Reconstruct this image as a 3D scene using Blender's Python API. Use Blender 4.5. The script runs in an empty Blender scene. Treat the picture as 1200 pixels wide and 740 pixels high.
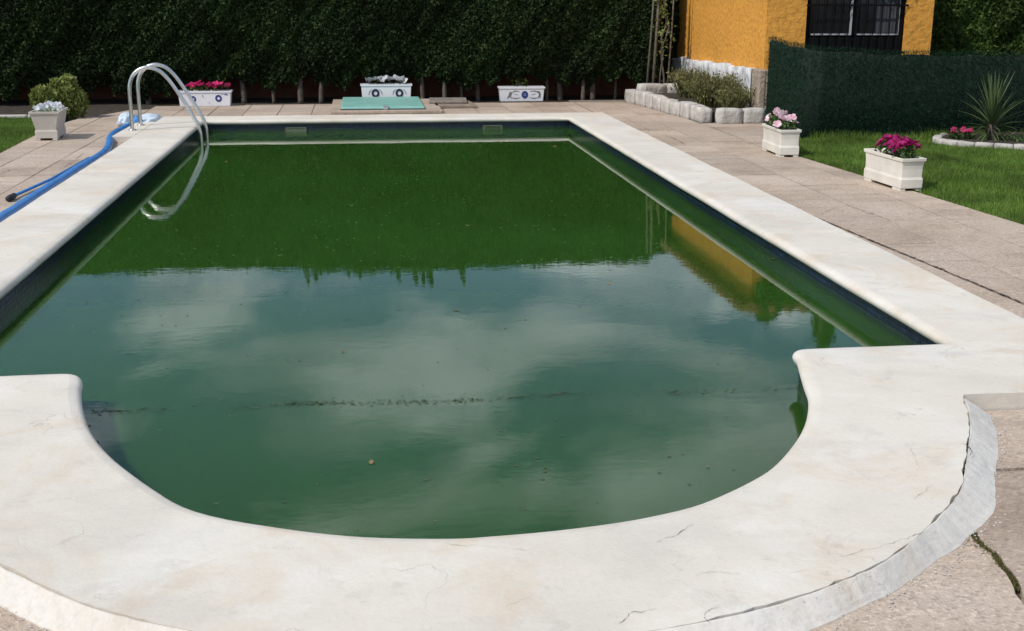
import bpy, bmesh, math, random
import numpy as np
from mathutils import Vector, Matrix, noise
from mathutils.geometry import delaunay_2d_cdt

random.seed(7)
rng = np.random.default_rng(7)
SC = bpy.context.scene
COL = SC.collection
R = math.radians
PI = math.pi

# ------------------------------------------------------------------ camera
cam_d = bpy.data.cameras.new('camera')
cam = bpy.data.objects.new('camera', cam_d)
COL.objects.link(cam)
SC.camera = cam
PT, YW, RL, CH = .2640, .1256, .0031, 1.5
cp, sp, cy, sy = math.cos(PT), math.sin(PT), math.cos(YW), math.sin(YW)
F = Vector((sy * cp, cy * cp, -sp))
R0 = Vector((cy, -sy, 0))
U0 = Vector((sy * sp, cy * sp, cp))
RR = R0 * math.cos(RL) + U0 * math.sin(RL)
UU = U0 * math.cos(RL) - R0 * math.sin(RL)
cam.matrix_world = Matrix(((RR.x, UU.x, -F.x, 0), (RR.y, UU.y, -F.y, 0), (RR.z, UU.z, -F.z, CH), (0, 0, 0, 1)))
cam_d.sensor_width = 36
cam_d.lens = 1400 / 1200 * 36
cam_d.clip_start = .05
cam_d.clip_end = 1500

# ------------------------------------------------------------------ light
SUN_AZ = Vector((-.84, -.54, 0)).normalized()     # where the sun stands
SUN_EL = R(47)
sd = bpy.data.lights.new('sun', 'SUN')
sd.energy = 3.3
sd.angle = R(1.2)
sd.color = (1, .95, .87)
sun = bpy.data.objects.new('sun', sd)
COL.objects.link(sun)
sdir = Vector((SUN_AZ.x * math.cos(SUN_EL), SUN_AZ.y * math.cos(SUN_EL), math.sin(SUN_EL)))
sun.rotation_euler = sdir.to_track_quat('Z', 'Y').to_euler()
sun.location = (-20, -15, 20)

W = bpy.data.worlds.new('World')
SC.world = W
W.use_nodes = True
nt = W.node_tree
nt.nodes.clear()
def wn(t, **k):
    n = nt.nodes.new(t)
    for a, b in k.items(): setattr(n, a, b)
    return n
SEED = 48.6
sky = wn('ShaderNodeTexSky', sky_type='NISHITA', sun_disc=False)
sky.sun_elevation = SUN_EL
sky.sun_rotation = math.atan2(SUN_AZ.x, SUN_AZ.y)
sky.dust_density = .3
sky.ozone_density = 3.0
sky.air_density = 1.0
bg = wn('ShaderNodeBackground'); bg.inputs['Strength'].default_value = .115
out = wn('ShaderNodeOutputWorld')
tc = wn('ShaderNodeTexCoord')
sep = wn('ShaderNodeSeparateXYZ')
nt.links.new(tc.outputs['Generated'], sep.inputs[0])
def wmath(op, a, b=None, clamp=False):
    n = wn('ShaderNodeMath', operation=op, use_clamp=clamp)
    for i, v in enumerate((a, b)):
        if v is None: continue
        if isinstance(v, (int, float)): n.inputs[i].default_value = v
        else: nt.links.new(v, n.inputs[i])
    return n.outputs[0]
zz = wmath('MAXIMUM', sep.outputs['Z'], 0.0)
zz = wmath('ADD', zz, .16)
cx_ = wmath('DIVIDE', sep.outputs['X'], zz)
cy_ = wmath('DIVIDE', sep.outputs['Y'], zz)
cmb = wn('ShaderNodeCombineXYZ')
nt.links.new(cx_, cmb.inputs[0]); nt.links.new(cy_, cmb.inputs[1])
cmb.inputs[2].default_value = SEED
cn = wn('ShaderNodeTexNoise'); cn.inputs['Scale'].default_value = 2.3
cn.inputs['Detail'].default_value = 7; cn.inputs['Roughness'].default_value = .52; cn.inputs['Distortion'].default_value = .35
nt.links.new(cmb.outputs[0], cn.inputs['Vector'])
cr = wn('ShaderNodeValToRGB')
cr.color_ramp.elements[0].position = .455; cr.color_ramp.elements[0].color = (0, 0, 0, 1)
cr.color_ramp.elements[1].position = .60; cr.color_ramp.elements[1].color = (1, 1, 1, 1)
nt.links.new(cn.outputs[0], cr.inputs[0])
cn2 = wn('ShaderNodeTexNoise'); cn2.inputs['Scale'].default_value = 2.6; cn2.inputs['Detail'].default_value = 5
nt.links.new(cmb.outputs[0], cn2.inputs['Vector'])
cc = wn('ShaderNodeValToRGB')
cc.color_ramp.elements[0].position = .3; cc.color_ramp.elements[0].color = (4.2, 4.9, 6.0, 1)
cc.color_ramp.elements[1].position = .7; cc.color_ramp.elements[1].color = (10.8, 11.6, 12.8, 1)
nt.links.new(cn2.outputs[0], cc.inputs[0])
mx = wn('ShaderNodeMixRGB')
nt.links.new(cr.outputs[0], mx.inputs[0]); nt.links.new(sky.outputs[0], mx.inputs[1]); nt.links.new(cc.outputs[0], mx.inputs[2])
nt.links.new(mx.outputs[0], bg.inputs[0]); nt.links.new(bg.outputs[0], out.inputs[0])

SC.view_settings.view_transform = 'Standard'
SC.view_settings.look = 'None'
SC.view_settings.exposure = 0
SC.view_settings.gamma = 1

# ------------------------------------------------------------------ helpers
def link(o, parent=None):
    COL.objects.link(o)
    if parent is not None: o.parent = parent
    return o
def tag(o, label=None, cat=None, group=None, kind=None):
    if label: o['label'] = label
    if cat: o['category'] = cat
    if group: o['group'] = group
    if kind: o['kind'] = kind
    return o
def empty(name, loc=(0, 0, 0), rz=0, label=None, cat=None, group=None):
    o = bpy.data.objects.new(name, None)
    o.empty_display_size = .1
    link(o); o.location = loc; o.rotation_euler = (0, 0, rz)
    return tag(o, label, cat, group)
class MB:
    def __init__(s): s.v = []; s.f = []
    def add(s, vs, fs):
        b = len(s.v); s.v += [tuple(v) for v in vs]; s.f += [tuple(i + b for i in f) for f in fs]
    def box(s, x0, x1, y0, y1, z0, z1, tx=0, ty=0):
        "tx, ty: how much wider the top is per side"
        s.add([(x0, y0, z0), (x1, y0, z0), (x1, y1, z0), (x0, y1, z0),
               (x0 - tx, y0 - ty, z1), (x1 + tx, y0 - ty, z1), (x1 + tx, y1 + ty, z1), (x0 - tx, y1 + ty, z1)],
              [(3, 2, 1, 0), (4, 5, 6, 7), (0, 1, 5, 4), (1, 2, 6, 5), (2, 3, 7, 6), (3, 0, 4, 7)])
    def tube(s, pts, r, n=10, cap=True):
        pts = [Vector(p) for p in pts]
        if not isinstance(r, (list, tuple)): r = [r] * len(pts)
        t0 = (pts[1] - pts[0]).normalized()
        ref = Vector((0, 0, 1)) if abs(t0.z) < .9 else Vector((0, 1, 0))
        nrm = t0.cross(ref).normalized()
        rings = []
        for i, p in enumerate(pts):
            t = (pts[min(i + 1, len(pts) - 1)] - pts[max(i - 1, 0)]).normalized()
            nrm = (nrm - t * nrm.dot(t)).normalized()
            b = t.cross(nrm)
            rings.append([p + (nrm * math.cos(2 * PI * k / n) + b * math.sin(2 * PI * k / n)) * r[i] for k in range(n)])
        vs = [v for q in rings for v in q]
        fs = [(i * n + k, i * n + (k + 1) % n, (i + 1) * n + (k + 1) % n, (i + 1) * n + k) for i in range(len(pts) - 1) for k in range(n)]
        if cap:
            fs.append(tuple(range(n))[::-1]); fs.append(tuple((len(pts) - 1) * n + k for k in range(n)))
        s.add(vs, fs)
    def prism(s, poly, z0, z1):
        n = len(poly)
        s.add([(p[0], p[1], z0) for p in poly] + [(p[0], p[1], z1) for p in poly],
              [tuple(range(n))[::-1], tuple(range(n, 2 * n))] + [(i, (i + 1) % n, n + (i + 1) % n, n + i) for i in range(n)])
    def disc(s, c, r, n=16, ax='z', flip=False):
        c = Vector(c); vs = []
        for k in range(n):
            a = 2 * PI * k / n
            d = Vector((math.cos(a), math.sin(a), 0)) if ax == 'z' else Vector((math.cos(a), 0, math.sin(a))) if ax == 'y' else Vector((0, math.cos(a), math.sin(a)))
            vs.append(c + d * r)
        f = tuple(range(n))
        s.add(vs, [f[::-1] if flip else f])
    def build(s, name, m, parent=None, smooth=False, bevel=0, loc=None):
        me = bpy.data.meshes.new(name)
        me.from_pydata(s.v, [], s.f)
        me.materials.append(m)
        if smooth: me.polygons.foreach_set('use_smooth', [True] * len(me.polygons))
        o = bpy.data.objects.new(name, me)
        link(o, parent)
        if loc: o.location = loc
        if bevel:
            b = o.modifiers.new('bevel', 'BEVEL'); b.width = bevel; b.segments = 2; b.limit_method = 'ANGLE'; b.angle_limit = R(35)
        return o
def np_mesh(name, verts, faces, m, parent=None, smooth=False):
    "verts (n,3), faces (k, 3 or 4)"
    me = bpy.data.meshes.new(name)
    k = faces.shape[1]
    me.vertices.add(len(verts)); me.vertices.foreach_set('co', verts.astype(np.float32).ravel())
    me.loops.add(faces.size); me.loops.foreach_set('vertex_index', faces.astype(np.int32).ravel())
    me.polygons.add(len(faces))
    me.polygons.foreach_set('loop_start', np.arange(0, faces.size, k, dtype=np.int32))
    me.polygons.foreach_set('loop_total', np.full(len(faces), k, dtype=np.int32))
    if smooth: me.polygons.foreach_set('use_smooth', np.ones(len(faces), dtype=bool))
    me.materials.append(m)
    me.update(calc_edges=True); me.validate()
    o = bpy.data.objects.new(name, me)
    return link(o, parent)
def catmull(pts, n=8, closed=False):
    pts = [Vector(p) for p in pts]; out = []
    L = len(pts)
    for i in range(L if closed else L - 1):
        if closed: p0, p1, p2, p3 = (pts[(i + j) % L] for j in (-1, 0, 1, 2))
        else: p0, p1, p2, p3 = pts[max(i - 1, 0)], pts[i], pts[i + 1], pts[min(i + 2, L - 1)]
        for k in range(n):
            t = k / n
            out.append(.5 * ((2 * p1) + (p2 - p0) * t + (2 * p0 - 5 * p1 + 4 * p2 - p3) * t * t + (3 * p1 - p0 - 3 * p2 + p3) * t ** 3))
    if not closed: out.append(pts[-1])
    return out
def densify(pts, step):
    "closed loop"
    o = []
    for i in range(len(pts)):
        a, b = Vector(pts[i]), Vector(pts[(i + 1) % len(pts)])
        n = max(1, int(round((b - a).length / step)))
        for k in range(n): o.append(a.lerp(b, k / n))
    return o
def inside(P, poly):
    "numpy even odd test"
    x, y = P[:, 0], P[:, 1]; c = np.zeros(len(P), bool); n = len(poly)
    for i in range(n):
        x1, y1 = poly[i][0], poly[i][1]; x2, y2 = poly[(i + 1) % n][0], poly[(i + 1) % n][1]
        if y1 == y2: continue
        m = ((y1 > y) != (y2 > y)) & (x < (x2 - x1) * (y - y1) / (y2 - y1) + x1)
        c ^= m
    return c

# ------------------------------------------------------------------ materials
def newmat(name):
    m = bpy.data.materials.new(name); m.use_nodes = True
    t = m.node_tree; b = t.nodes['Principled BSDF']
    return m, t, b
class NT:
    def __init__(s, t): s.t = t; s.tc = t.nodes.new('ShaderNodeTexCoord')
    def n(s, k, **a):
        x = s.t.nodes.new(k)
        for q, w in a.items(): setattr(x, q, w)
        return x
    def l(s, a, b): s.t.links.new(a, b)
    def coord(s, scale=(1, 1, 1), world=False):
        mp = s.n('ShaderNodeMapping'); mp.inputs['Scale'].default_value = scale
        if world:
            g = s.n('ShaderNodeNewGeometry'); s.l(g.outputs['Position'], mp.inputs[0])
        else: s.l(s.tc.outputs['Object'], mp.inputs[0])
        return mp.outputs[0]
    def noise(s, scale, detail=4, rough=.55, vec=None, dist=0):
        x = s.n('ShaderNodeTexNoise'); x.inputs['Scale'].default_value = scale; x.inputs['Detail'].default_value = detail
        x.inputs['Roughness'].default_value = rough; x.inputs['Distortion'].default_value = dist
        s.l(vec if vec is not None else s.coord(), x.inputs['Vector']); return x.outputs[0]
    def voro(s, scale, feature='F1', vec=None, out='Distance', rnd=1):
        x = s.n('ShaderNodeTexVoronoi', feature=feature); x.inputs['Scale'].default_value = scale; x.inputs['Randomness'].default_value = rnd
        s.l(vec if vec is not None else s.coord(), x.inputs['Vector']); return x.outputs[out]
    def ramp(s, fac, stops):
        x = s.n('ShaderNodeValToRGB'); e = x.color_ramp.elements
        while len(e) < len(stops): e.new(.5)
        for i, (p, c) in enumerate(stops):
            e[i].position = p; e[i].color = (*c, 1) if isinstance(c, tuple) else (c, c, c, 1)
        s.l(fac, x.inputs[0]); return x.outputs[0]
    def mix(s, fac, a, b, mode='MIX'):
        x = s.n('ShaderNodeMixRGB', blend_type=mode)
        for i, v in enumerate((fac, a, b)):
            if isinstance(v, (int, float)): x.inputs[i].default_value = v if i == 0 else (v, v, v, 1)
            elif isinstance(v, tuple): x.inputs[i].default_value = (*v, 1)
            else: s.l(v, x.inputs[i])
        return x.outputs[0]
    def math(s, op, a, b=0.):
        x = s.n('ShaderNodeMath', operation=op)
        for i, v in enumerate((a, b)):
            if isinstance(v, (int, float)): x.inputs[i].default_value = v
            else: s.l(v, x.inputs[i])
        return x.outputs[0]
    def bump(s, h, strength, dist, prev=None):
        x = s.n('ShaderNodeBump'); x.inputs['Strength'].default_value = strength; x.inputs['Distance'].default_value = dist
        s.l(h, x.inputs['Height'])
        if prev is not None: s.l(prev, x.inputs['Normal'])
        return x.outputs[0]
def simple(name, c, rough=.6, var=.2, scale=8, bump=0, bscale=60, metal=0, bdist=.003, world=False, spec=.5, detail=5):
    m, t, b = newmat(name); q = NT(t)
    v = q.coord(world=world)
    n = q.noise(scale, detail, vec=v)
    lo = tuple(x * (1 - var) for x in c); hi = tuple(min(1, x * (1 + var)) for x in c)
    q.l(q.ramp(n, [(.3, lo), (.7, hi)]), b.inputs['Base Color'])
    b.inputs['Roughness'].default_value = rough; b.inputs['Metallic'].default_value = metal
    b.inputs['Specular IOR Level'].default_value = spec
    if bump: q.l(q.bump(q.noise(bscale, 4, vec=v), bump, bdist), b.inputs['Normal'])
    return m
def leafmat(name, c0, c1, rough=.55, trans=.25, c2=None):
    m, t, b = newmat(name); q = NT(t)
    g = q.n('ShaderNodeNewGeometry')
    stops = [(0, c0), (1, c1)] if c2 is None else [(0, c0), (.8, c1), (1, c2)]
    rnd = q.ramp(g.outputs['Random Per Island'], stops)
    v = q.coord(world=True)
    big = q.ramp(q.noise(1.5, 5, .6, vec=v, dist=.4), [(.3, .5), (.7, 1.6)])
    col = q.mix(1, rnd, big, 'MULTIPLY')
    q.l(col, b.inputs['Base Color']); b.inputs['Roughness'].default_value = rough
    b.inputs['Specular IOR Level'].default_value = .25
    if trans:
        tr = q.n('ShaderNodeBsdfTranslucent'); q.l(col, tr.inputs[0])
        ms = q.n('ShaderNodeMixShader'); ms.inputs[0].default_value = trans
        q.l(b.outputs[0], ms.inputs[1]); q.l(tr.outputs[0], ms.inputs[2])
        q.l(ms.outputs[0], t.nodes['Material Output'].inputs[0])
    return m

# white painted coping with stains, hairline cracks, grey streaks
def coping_mat(name, base=(.665, .610, .525), grey=.0):
    m, t, b = newmat(name); q = NT(t)
    v = q.coord(world=True)
    big = q.noise(1.3, 5, .6, v, .4)
    c = q.ramp(big, [(.32, tuple(x * .93 for x in base)), (.5, base), (.68, (.72, .685, .62))])
    warm = q.ramp(q.noise(2.1, 6, .65, v, 1.0), [(.50, 0.), (.66, 1.)])
    c = q.mix(q.math('MULTIPLY', warm, .55), c, (.60, .485, .355))
    gr = q.ramp(q.noise(1.1, 6, .66, q.coord((.8, 1.7, 1), True), .9), [(.47, 0.), (.66, 1.)])
    c = q.mix(q.math('MULTIPLY', gr, .30), c, (.45, .43, .40))
    dirt = q.ramp(q.noise(5.5, 8, .72, v, .6), [(.56, 0.), (.76, 1.)])
    c = q.mix(q.math('MULTIPLY', dirt, .5), c, (.40, .38, .36))
    v2 = q.n('ShaderNodeVectorMath', operation='ADD')
    nn = q.n('ShaderNodeTexNoise'); nn.inputs['Scale'].default_value = 3; nn.inputs['Detail'].default_value = 6; q.l(v, nn.inputs['Vector'])
    sc = q.n('ShaderNodeVectorMath', operation='SCALE'); sc.inputs['Scale'].default_value = .7
    q.l(nn.outputs['Color'], sc.inputs[0]); q.l(v, v2.inputs[0]); q.l(sc.outputs[0], v2.inputs[1])
    cr1 = q.voro(2.0, 'DISTANCE_TO_EDGE', v2.outputs[0])
    line = q.ramp(cr1, [(.0, 1.), (.007, 0.)])
    mask = q.ramp(q.noise(2.7, 3, .5, v), [(.50, 0.), (.62, 1.)])
    line = q.math('MULTIPLY', line, mask)
    c = q.mix(q.math('MULTIPLY', line, .42), c, (.25, .22, .19))
    speck = q.ramp(q.voro(38, vec=v), [(.05, 1.), (.10, 0.)])
    sm = q.ramp(q.noise(6, 2, vec=v), [(.6, 0.), (.7, 1.)])
    c = q.mix(q.math('MULTIPLY', q.math('MULTIPLY', speck, sm), .6), c, (.15, .13, .11))
    if grey:
        c = q.mix(grey, c, (.45, .45, .44))
        c = q.mix(1, c, q.ramp(q.noise(38, 7, .78, v), [(.3, .86), (.5, 1.), (.7, 1.03)]), 'MULTIPLY')
    q.l(c, b.inputs['Base Color'])
    b.inputs['Roughness'].default_value = .75; b.inputs['Specular IOR Level'].default_value = .3
    lum = q.mix(1, c, q.ramp(q.noise(60, 5, .75, v), [(.35, .955), (.5, 1.), (.7, 1.02)]), 'MULTIPLY'); q.l(lum, b.inputs['Base Color'])
    n1 = q.bump(q.noise(7, 7, .6, v), .45, .011)
    n2 = q.bump(q.noise(70, 5, .7, v), .28, .0025, n1)
    if grey: n2 = q.bump(q.noise(28, 6, .7, v), .4, .005, n2)
    n3 = q.bump(line, -.6, .004, n2)
    q.l(n3, b.inputs['Normal'])
    return m
M_COP = coping_mat('white_painted_concrete')
M_SKIRT = coping_mat('grey_white_render', (.70, .655, .59), .08)

def paving_mat():
    m, t, b = newmat('worn_concrete_paving'); q = NT(t)
    v = q.coord(world=True)
    oi = q.n('ShaderNodeObjectInfo')
    c = q.ramp(q.noise(1.1, 6, .62, v, .5), [(.28, (.345, .262, .200)), (.5, (.455, .362, .285)), (.72, (.49, .41, .335))])
    c = q.mix(1, c, q.ramp(oi.outputs['Random'], [(0, .88), (1, 1.10)]), 'MULTIPLY')
    ag = q.voro(95, vec=v, out='Color')
    sx = q.n('ShaderNodeSeparateXYZ'); q.l(ag, sx.inputs[0])
    c = q.mix(1, c, q.ramp(sx.outputs[0], [(0, .74), (.25, .94), (.8, 1.04), (1, 1.26)]), 'MULTIPLY')
    st = q.ramp(q.noise(4.5, 7, .7, v, 1.2), [(.55, 0.), (.75, 1.)])
    c = q.mix(q.math('MULTIPLY', st, .42), c, (.20, .16, .13))
    streak = q.ramp(q.noise(3, 5, .6, q.coord((.35, 2.2, 1), True), .8), [(.55, 0.), (.7, 1.)])
    c = q.mix(q.math('MULTIPLY', streak, .35), c, (.24, .19, .16))
    q.l(c, b.inputs['Base Color']); b.inputs['Roughness'].default_value = .9; b.inputs['Specular IOR Level'].default_value = .2
    n1 = q.bump(q.noise(7, 5, .6, v), .4, .012)
    n2 = q.bump(q.voro(95, vec=v), .5, .004, n1)
    n3 = q.bump(q.noise(160, 4, .7, v), .4, .003, n2)
    q.l(n3, b.inputs['Normal'])
    return m
M_PAV = paving_mat()
M_JOINT = simple('joint_mortar', (.21, .175, .145), .95, .35, 12, .6, 90, world=True)
M_SOIL = simple('dark_soil', (.045, .032, .022), 1, .5, 9, .9, 50, bdist=.02, world=True)
M_GAP = simple('dirt_in_gap', (.07, .055, .04), 1, .6, 30, .8, 90, world=True)
M_STONE = simple('whitewashed_stone', (.47, .44, .40), .9, .25, 7, .9, 22, bdist=.02, world=True)
M_PLINTH = None
M_TILE = None
M_METAL = simple('stainless_steel', (.62, .62, .60), .28, .12, 20, metal=1)
M_WHITEPL = simple('cream_planter_plastic', (.68, .635, .555), .55, .13, 4, .25, 40, world=True)
M_CER = simple('white_glazed_ceramic', (.72, .72, .75), .3, .05, 5)
M_BLUEPAINT = simple('cobalt_paint', (.02, .04, .17), .35, .4, 30)
M_GREYPAINT = simple('grey_green_paint', (.17, .19, .17), .4, .4, 30)
M_TEAL = simple('teal_painted_metal', (.21, .43, .37), .5, .14, 5, .3, 12, world=True)
M_LIDSHADE = simple('dark_shadow_strip', (.03, .06, .055), .7, .2)
M_BLUEPIPE = simple('blue_plastic', (.035, .20, .52), .38, .18, 9, .15, 30, world=True)
M_RUBBER = simple('black_rubber', (.012, .012, .013), .6, .2)
M_BLACK = simple('black_metal', (.003, .003, .0035), .75, .2, spec=.15)
M_WOOD = simple('weathered_stake', (.13, .11, .085), .9, .35, 25, .6, 60)
M_BARK = simple('hedge_bark', (.105, .084, .064), .95, .35, 18, .8, 40, bdist=.01)
M_PLATE = simple('pale_skimmer_plastic', (.12, .145, .09), .6, .15, 20)
M_SLATE = simple('brown_flat_stone', (.24, .185, .14), .9, .3, 9, .6, 40, world=True)
M_EARTH = simple('brown_brick_wall', (.17, .070, .042), .95, .3, 6, .7, 25, bdist=.01, world=True)
M_ROOF = simple('clay_roof_tile', (.25, .115, .06), .85, .35, 9, .5, 40, world=True)

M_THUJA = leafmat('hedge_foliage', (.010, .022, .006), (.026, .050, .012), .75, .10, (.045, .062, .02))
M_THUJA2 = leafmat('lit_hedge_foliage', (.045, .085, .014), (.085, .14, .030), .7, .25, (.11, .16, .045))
M_CORE = simple('hedge_inner_twigs', (.018, .022, .010), 1, .5, 12, world=True)
M_BUSH = leafmat('olive_bush_leaf', (.10, .14, .03), (.22, .25, .07), .5, .3, (.32, .33, .12))
M_LAV = leafmat('lavender_stem', (.11, .115, .035), (.21, .20, .075), .7, .2, (.19, .165, .125))
M_YUC = leafmat('yucca_leaf', (.03, .055, .02), (.085, .12, .045), .5, .12, (.16, .18, .08))
M_GRASS = leafmat('lawn_blade', (.07, .135, .016), (.135, .225, .034), .6, .3, (.22, .26, .08))
M_GREEN = leafmat('flower_foliage', (.04, .085, .02), (.09, .15, .04), .5, .25)
M_MAG = leafmat('magenta_petal', (.19, .004, .055), (.36, .012, .13), .6, .2)
M_PINK = leafmat('pink_petal', (.58, .30, .38), (.78, .55, .60), .6, .25, (.85, .75, .76))
M_HOTPINK = leafmat('hot_pink_petal', (.42, .02, .11), (.66, .05, .20), .6, .25)
M_WHITEFL = leafmat('white_petal', (.55, .55, .56), (.75, .76, .78), .6, .2)
M_MOSS = leafmat('moss', (.06, .06, .018), (.12, .11, .04), .9, 0)
M_LEAFB = leafmat('dead_leaf', (.10, .055, .02), (.22, .16, .06), .7, 0, (.32, .33, .16))

def tile_mat():
    m, t, b = newmat('navy_glass_mosaic'); q = NT(t)
    g = q.n('ShaderNodeNewGeometry')
    sxyz = q.n('ShaderNodeSeparateXYZ'); q.l(g.outputs['Position'], sxyz.inputs[0])
    zf = q.math('ADD', sxyz.outputs['Z'], q.math('MULTIPLY', q.math('SUBTRACT', q.noise(3, 5, .6, q.coord(world=True)), .5), .05))
    alg = q.n('ShaderNodeMapRange'); alg.inputs['From Min'].default_value = -.108; alg.inputs['From Max'].default_value = -.132; q.l(zf, alg.inputs['Value'])
    q.l(q.mix(q.math('MULTIPLY', alg.outputs[0], .8), q.ramp(g.outputs['Random Per Island'], [(0, (.006, .011, .020)), (.6, (.010, .018, .038)), (1, (.014, .030, .070))]), (.022, .055, .016)), b.inputs['Base Color'])
    b.inputs['Roughness'].default_value = .25
    return m
M_TILE = tile_mat()
M_GROUT = simple('pool_grout', (.04, .055, .055), .9, .3, 20, world=True)
M_BASIN = simple('algae_basin', (.06, .11, .04), .9, .3, 3, world=True)

def stucco(name, c):
    m, t, b = newmat(name); q = NT(t)
    v = q.coord(world=True)
    n = q.noise(1.5, 5, .6, v)
    f = q.noise(17, 4, .55, v)
    col = q.ramp(n, [(.3, tuple(x * .9 for x in c)), (.7, tuple(x * 1.06 for x in c))])
    col = q.mix(1, col, q.ramp(f, [(.3, .80), (.5, 1.), (.7, 1.08)]), 'MULTIPLY')
    q.l(col, b.inputs['Base Color']); b.inputs['Roughness'].default_value = .85; b.inputs['Specular IOR Level'].default_value = .2
    n1 = q.bump(f, 1, .018); n2 = q.bump(q.noise(80, 3, .6, v), .4, .004, n1)
    q.l(n2, b.inputs['Normal'])
    return m
M_YEL = stucco('ochre_roughcast', (.67, .315, .058))
def plinth_mat():
    m, t, b = newmat('white_limewashed_stone'); q = NT(t)
    v = q.coord((1, 1, .7), True)
    n = q.noise(5, 6, .65, v, .5)
    q.l(q.ramp(n, [(.36, (.30, .29, .30)), (.5, (.60, .60, .60)), (.65, (.72, .70, .67))]), b.inputs['Base Color'])
    b.inputs['Roughness'].default_value = .9
    q.l(q.bump(q.noise(9, 5, .6, q.coord(world=True)), .6, .02), b.inputs['Normal'])
    return m
M_PLINTH = plinth_mat()
M_QUOIN = simple('brown_corner_stone', (.33, .26, .20), .9, .3, 10, .9, 25, bdist=.02, world=True)

def water_mat():
    m, t, b = newmat('murky_green_water'); q = NT(t)
    v = q.coord(world=True)
    n = q.noise(.35, 4, .55, v, .6)
    c = q.ramp(n, [(.3, (.0185, .057, .0065)), (.7, (.0260, .086, .013))])
    q.l(c, b.inputs['Base Color'])
    b.inputs['Subsurface Weight'].default_value = 1; b.inputs['Subsurface Radius'].default_value = (.25, .4, .2); b.inputs['Subsurface Scale'].default_value = .8
    b.inputs['Roughness'].default_value = .012
    b.inputs['IOR'].default_value = 1.333
    v2 = q.coord((1, 1.6, 1), True)
    n1 = q.bump(q.noise(2.2, 3, .5, v2, .3), .010, .05)
    n2 = q.bump(q.noise(13, 3, .55, v2), .020, .008, n1)
    q.l(n2, b.inputs['Normal'])
    return m
M_WATER = water_mat()
def fence_mat():
    m, t, b = newmat('green_artificial_screen'); q = NT(t)
    g = q.n('ShaderNodeNewGeometry')
    q.l(q.ramp(g.outputs['Random Per Island'], [(0, (.004, .018, .008)), (.8, (.010, .042, .019)), (1, (.024, .075, .036))]), b.inputs['Base Color'])
    b.inputs['Roughness'].default_value = .8; b.inputs['Specular IOR Level'].default_value = .15
    return m
M_FENCE = fence_mat()
M_FENCEB = simple('screen_backing', (.006, .016, .011), .9, .3)
def glass_mat():
    m, t, b = newmat('dark_window_glass'); q = NT(t)
    b.inputs['Base Color'].default_value = (.008, .009, .010, 1); b.inputs['Roughness'].default_value = .06
    return m
M_GLASS = glass_mat()
M_CURT = simple('grey_curtain', (.045, .05, .055), .9, .3, 6)
M_WFRAME = simple('white_window_bead', (.38, .39, .40), .6, .1)
M_CLOTHW = simple('white_blue_sheeting', (.58, .67, .76), .55, .16, 6, .4, 16, bdist=.01)
M_CLOTHB = simple('blue_sheeting', (.05, .22, .50), .5, .2, 10)

# ------------------------------------------------------------------ plan of the pool
XL, XR, CW, YB, YS = -1.877, 2.578, .545, 14.857, 4.838
WZ, PZ = -.150, -.060
inner_r = [(1.91, 4.838), (1.86, 4.822), (1.832, 4.775), (1.823, 4.70), (1.79, 4.58), (1.735, 4.38), (1.68, 4.18), (1.57, 3.93), (1.43, 3.70), (1.28, 3.51), (1.10, 3.36), (.92, 3.25), (.65, 3.175), (.335, 3.14)]
inner_l = [(.20, 3.142), (-.02, 3.178), (-.26, 3.265), (-.52, 3.41), (-.69, 3.62), (-.87, 3.91), (-.99, 4.17), (-1.075, 4.44), (-1.118, 4.62), (-1.135, 4.72), (-1.155, 4.79), (-1.19, 4.827), (-1.24, 4.838)]
arc = catmull([(x, y, 0) for x, y in inner_r + inner_l], 5)
IN = [Vector((XR, YB, 0)), Vector((XR, YS, 0))] + arc + [Vector((XL, YS, 0)), Vector((XL, YB, 0))]
IN = densify(IN, .12)
def signed(p): return sum(p[i].x * p[(i + 1) % len(p)].y - p[(i + 1) % len(p)].x * p[i].y for i in range(len(p))) / 2
if signed(IN) < 0: IN = IN[::-1]          # counter clockwise: outward is to the right of travel
def offset(loop, d, jit=None):
    n = len(loop); o = []
    for i in range(n):
        a, p, b = loop[i - 1], loop[i], loop[(i + 1) % n]
        t1 = (p - a).normalized(); t2 = (b - p).normalized()
        n1 = Vector((t1.y, -t1.x, 0)); n2 = Vector((t2.y, -t2.x, 0))
        m = (n1 + n2)
        if m.length < 1e-6: m = n1
        m = m.normalized(); k = d / max(.45, m.dot(n1))
        if jit: k += jit(p)
        o.append(p + m * k)
    return o
out_half = [(2.275, 4.11), (2.19, 3.90), (2.08, 3.69), (1.97, 3.50), (1.83, 3.27), (1.65, 3.07), (1.42, 2.86), (1.24, 2.745), (.99, 2.63), (.70, 2.555), (.335, 2.52)]
curve_o = catmull([(x, y, 0) for x, y in out_half] + [(.67 - x, y, 0) for x, y in out_half[-2::-1]], 8)
XRO, XLO, YBO, YSO = XR + CW, XL - CW, YB + CW, 4.14
OUTR = [Vector((XRO, YSO, 0)), Vector((XRO, YBO, 0)), Vector((XLO, YBO, 0)), Vector((XLO, YSO, 0)), Vector((-1.62, YSO, 0))] + curve_o[::-1] + [Vector((2.29, YSO, 0))]
OUT = densify(OUTR, .03)
if signed(OUT) < 0: OUT = OUT[::-1]
def nz(x, y, s, seed=0): return noise.noise(Vector((x * s, y * s, seed)))

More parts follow.
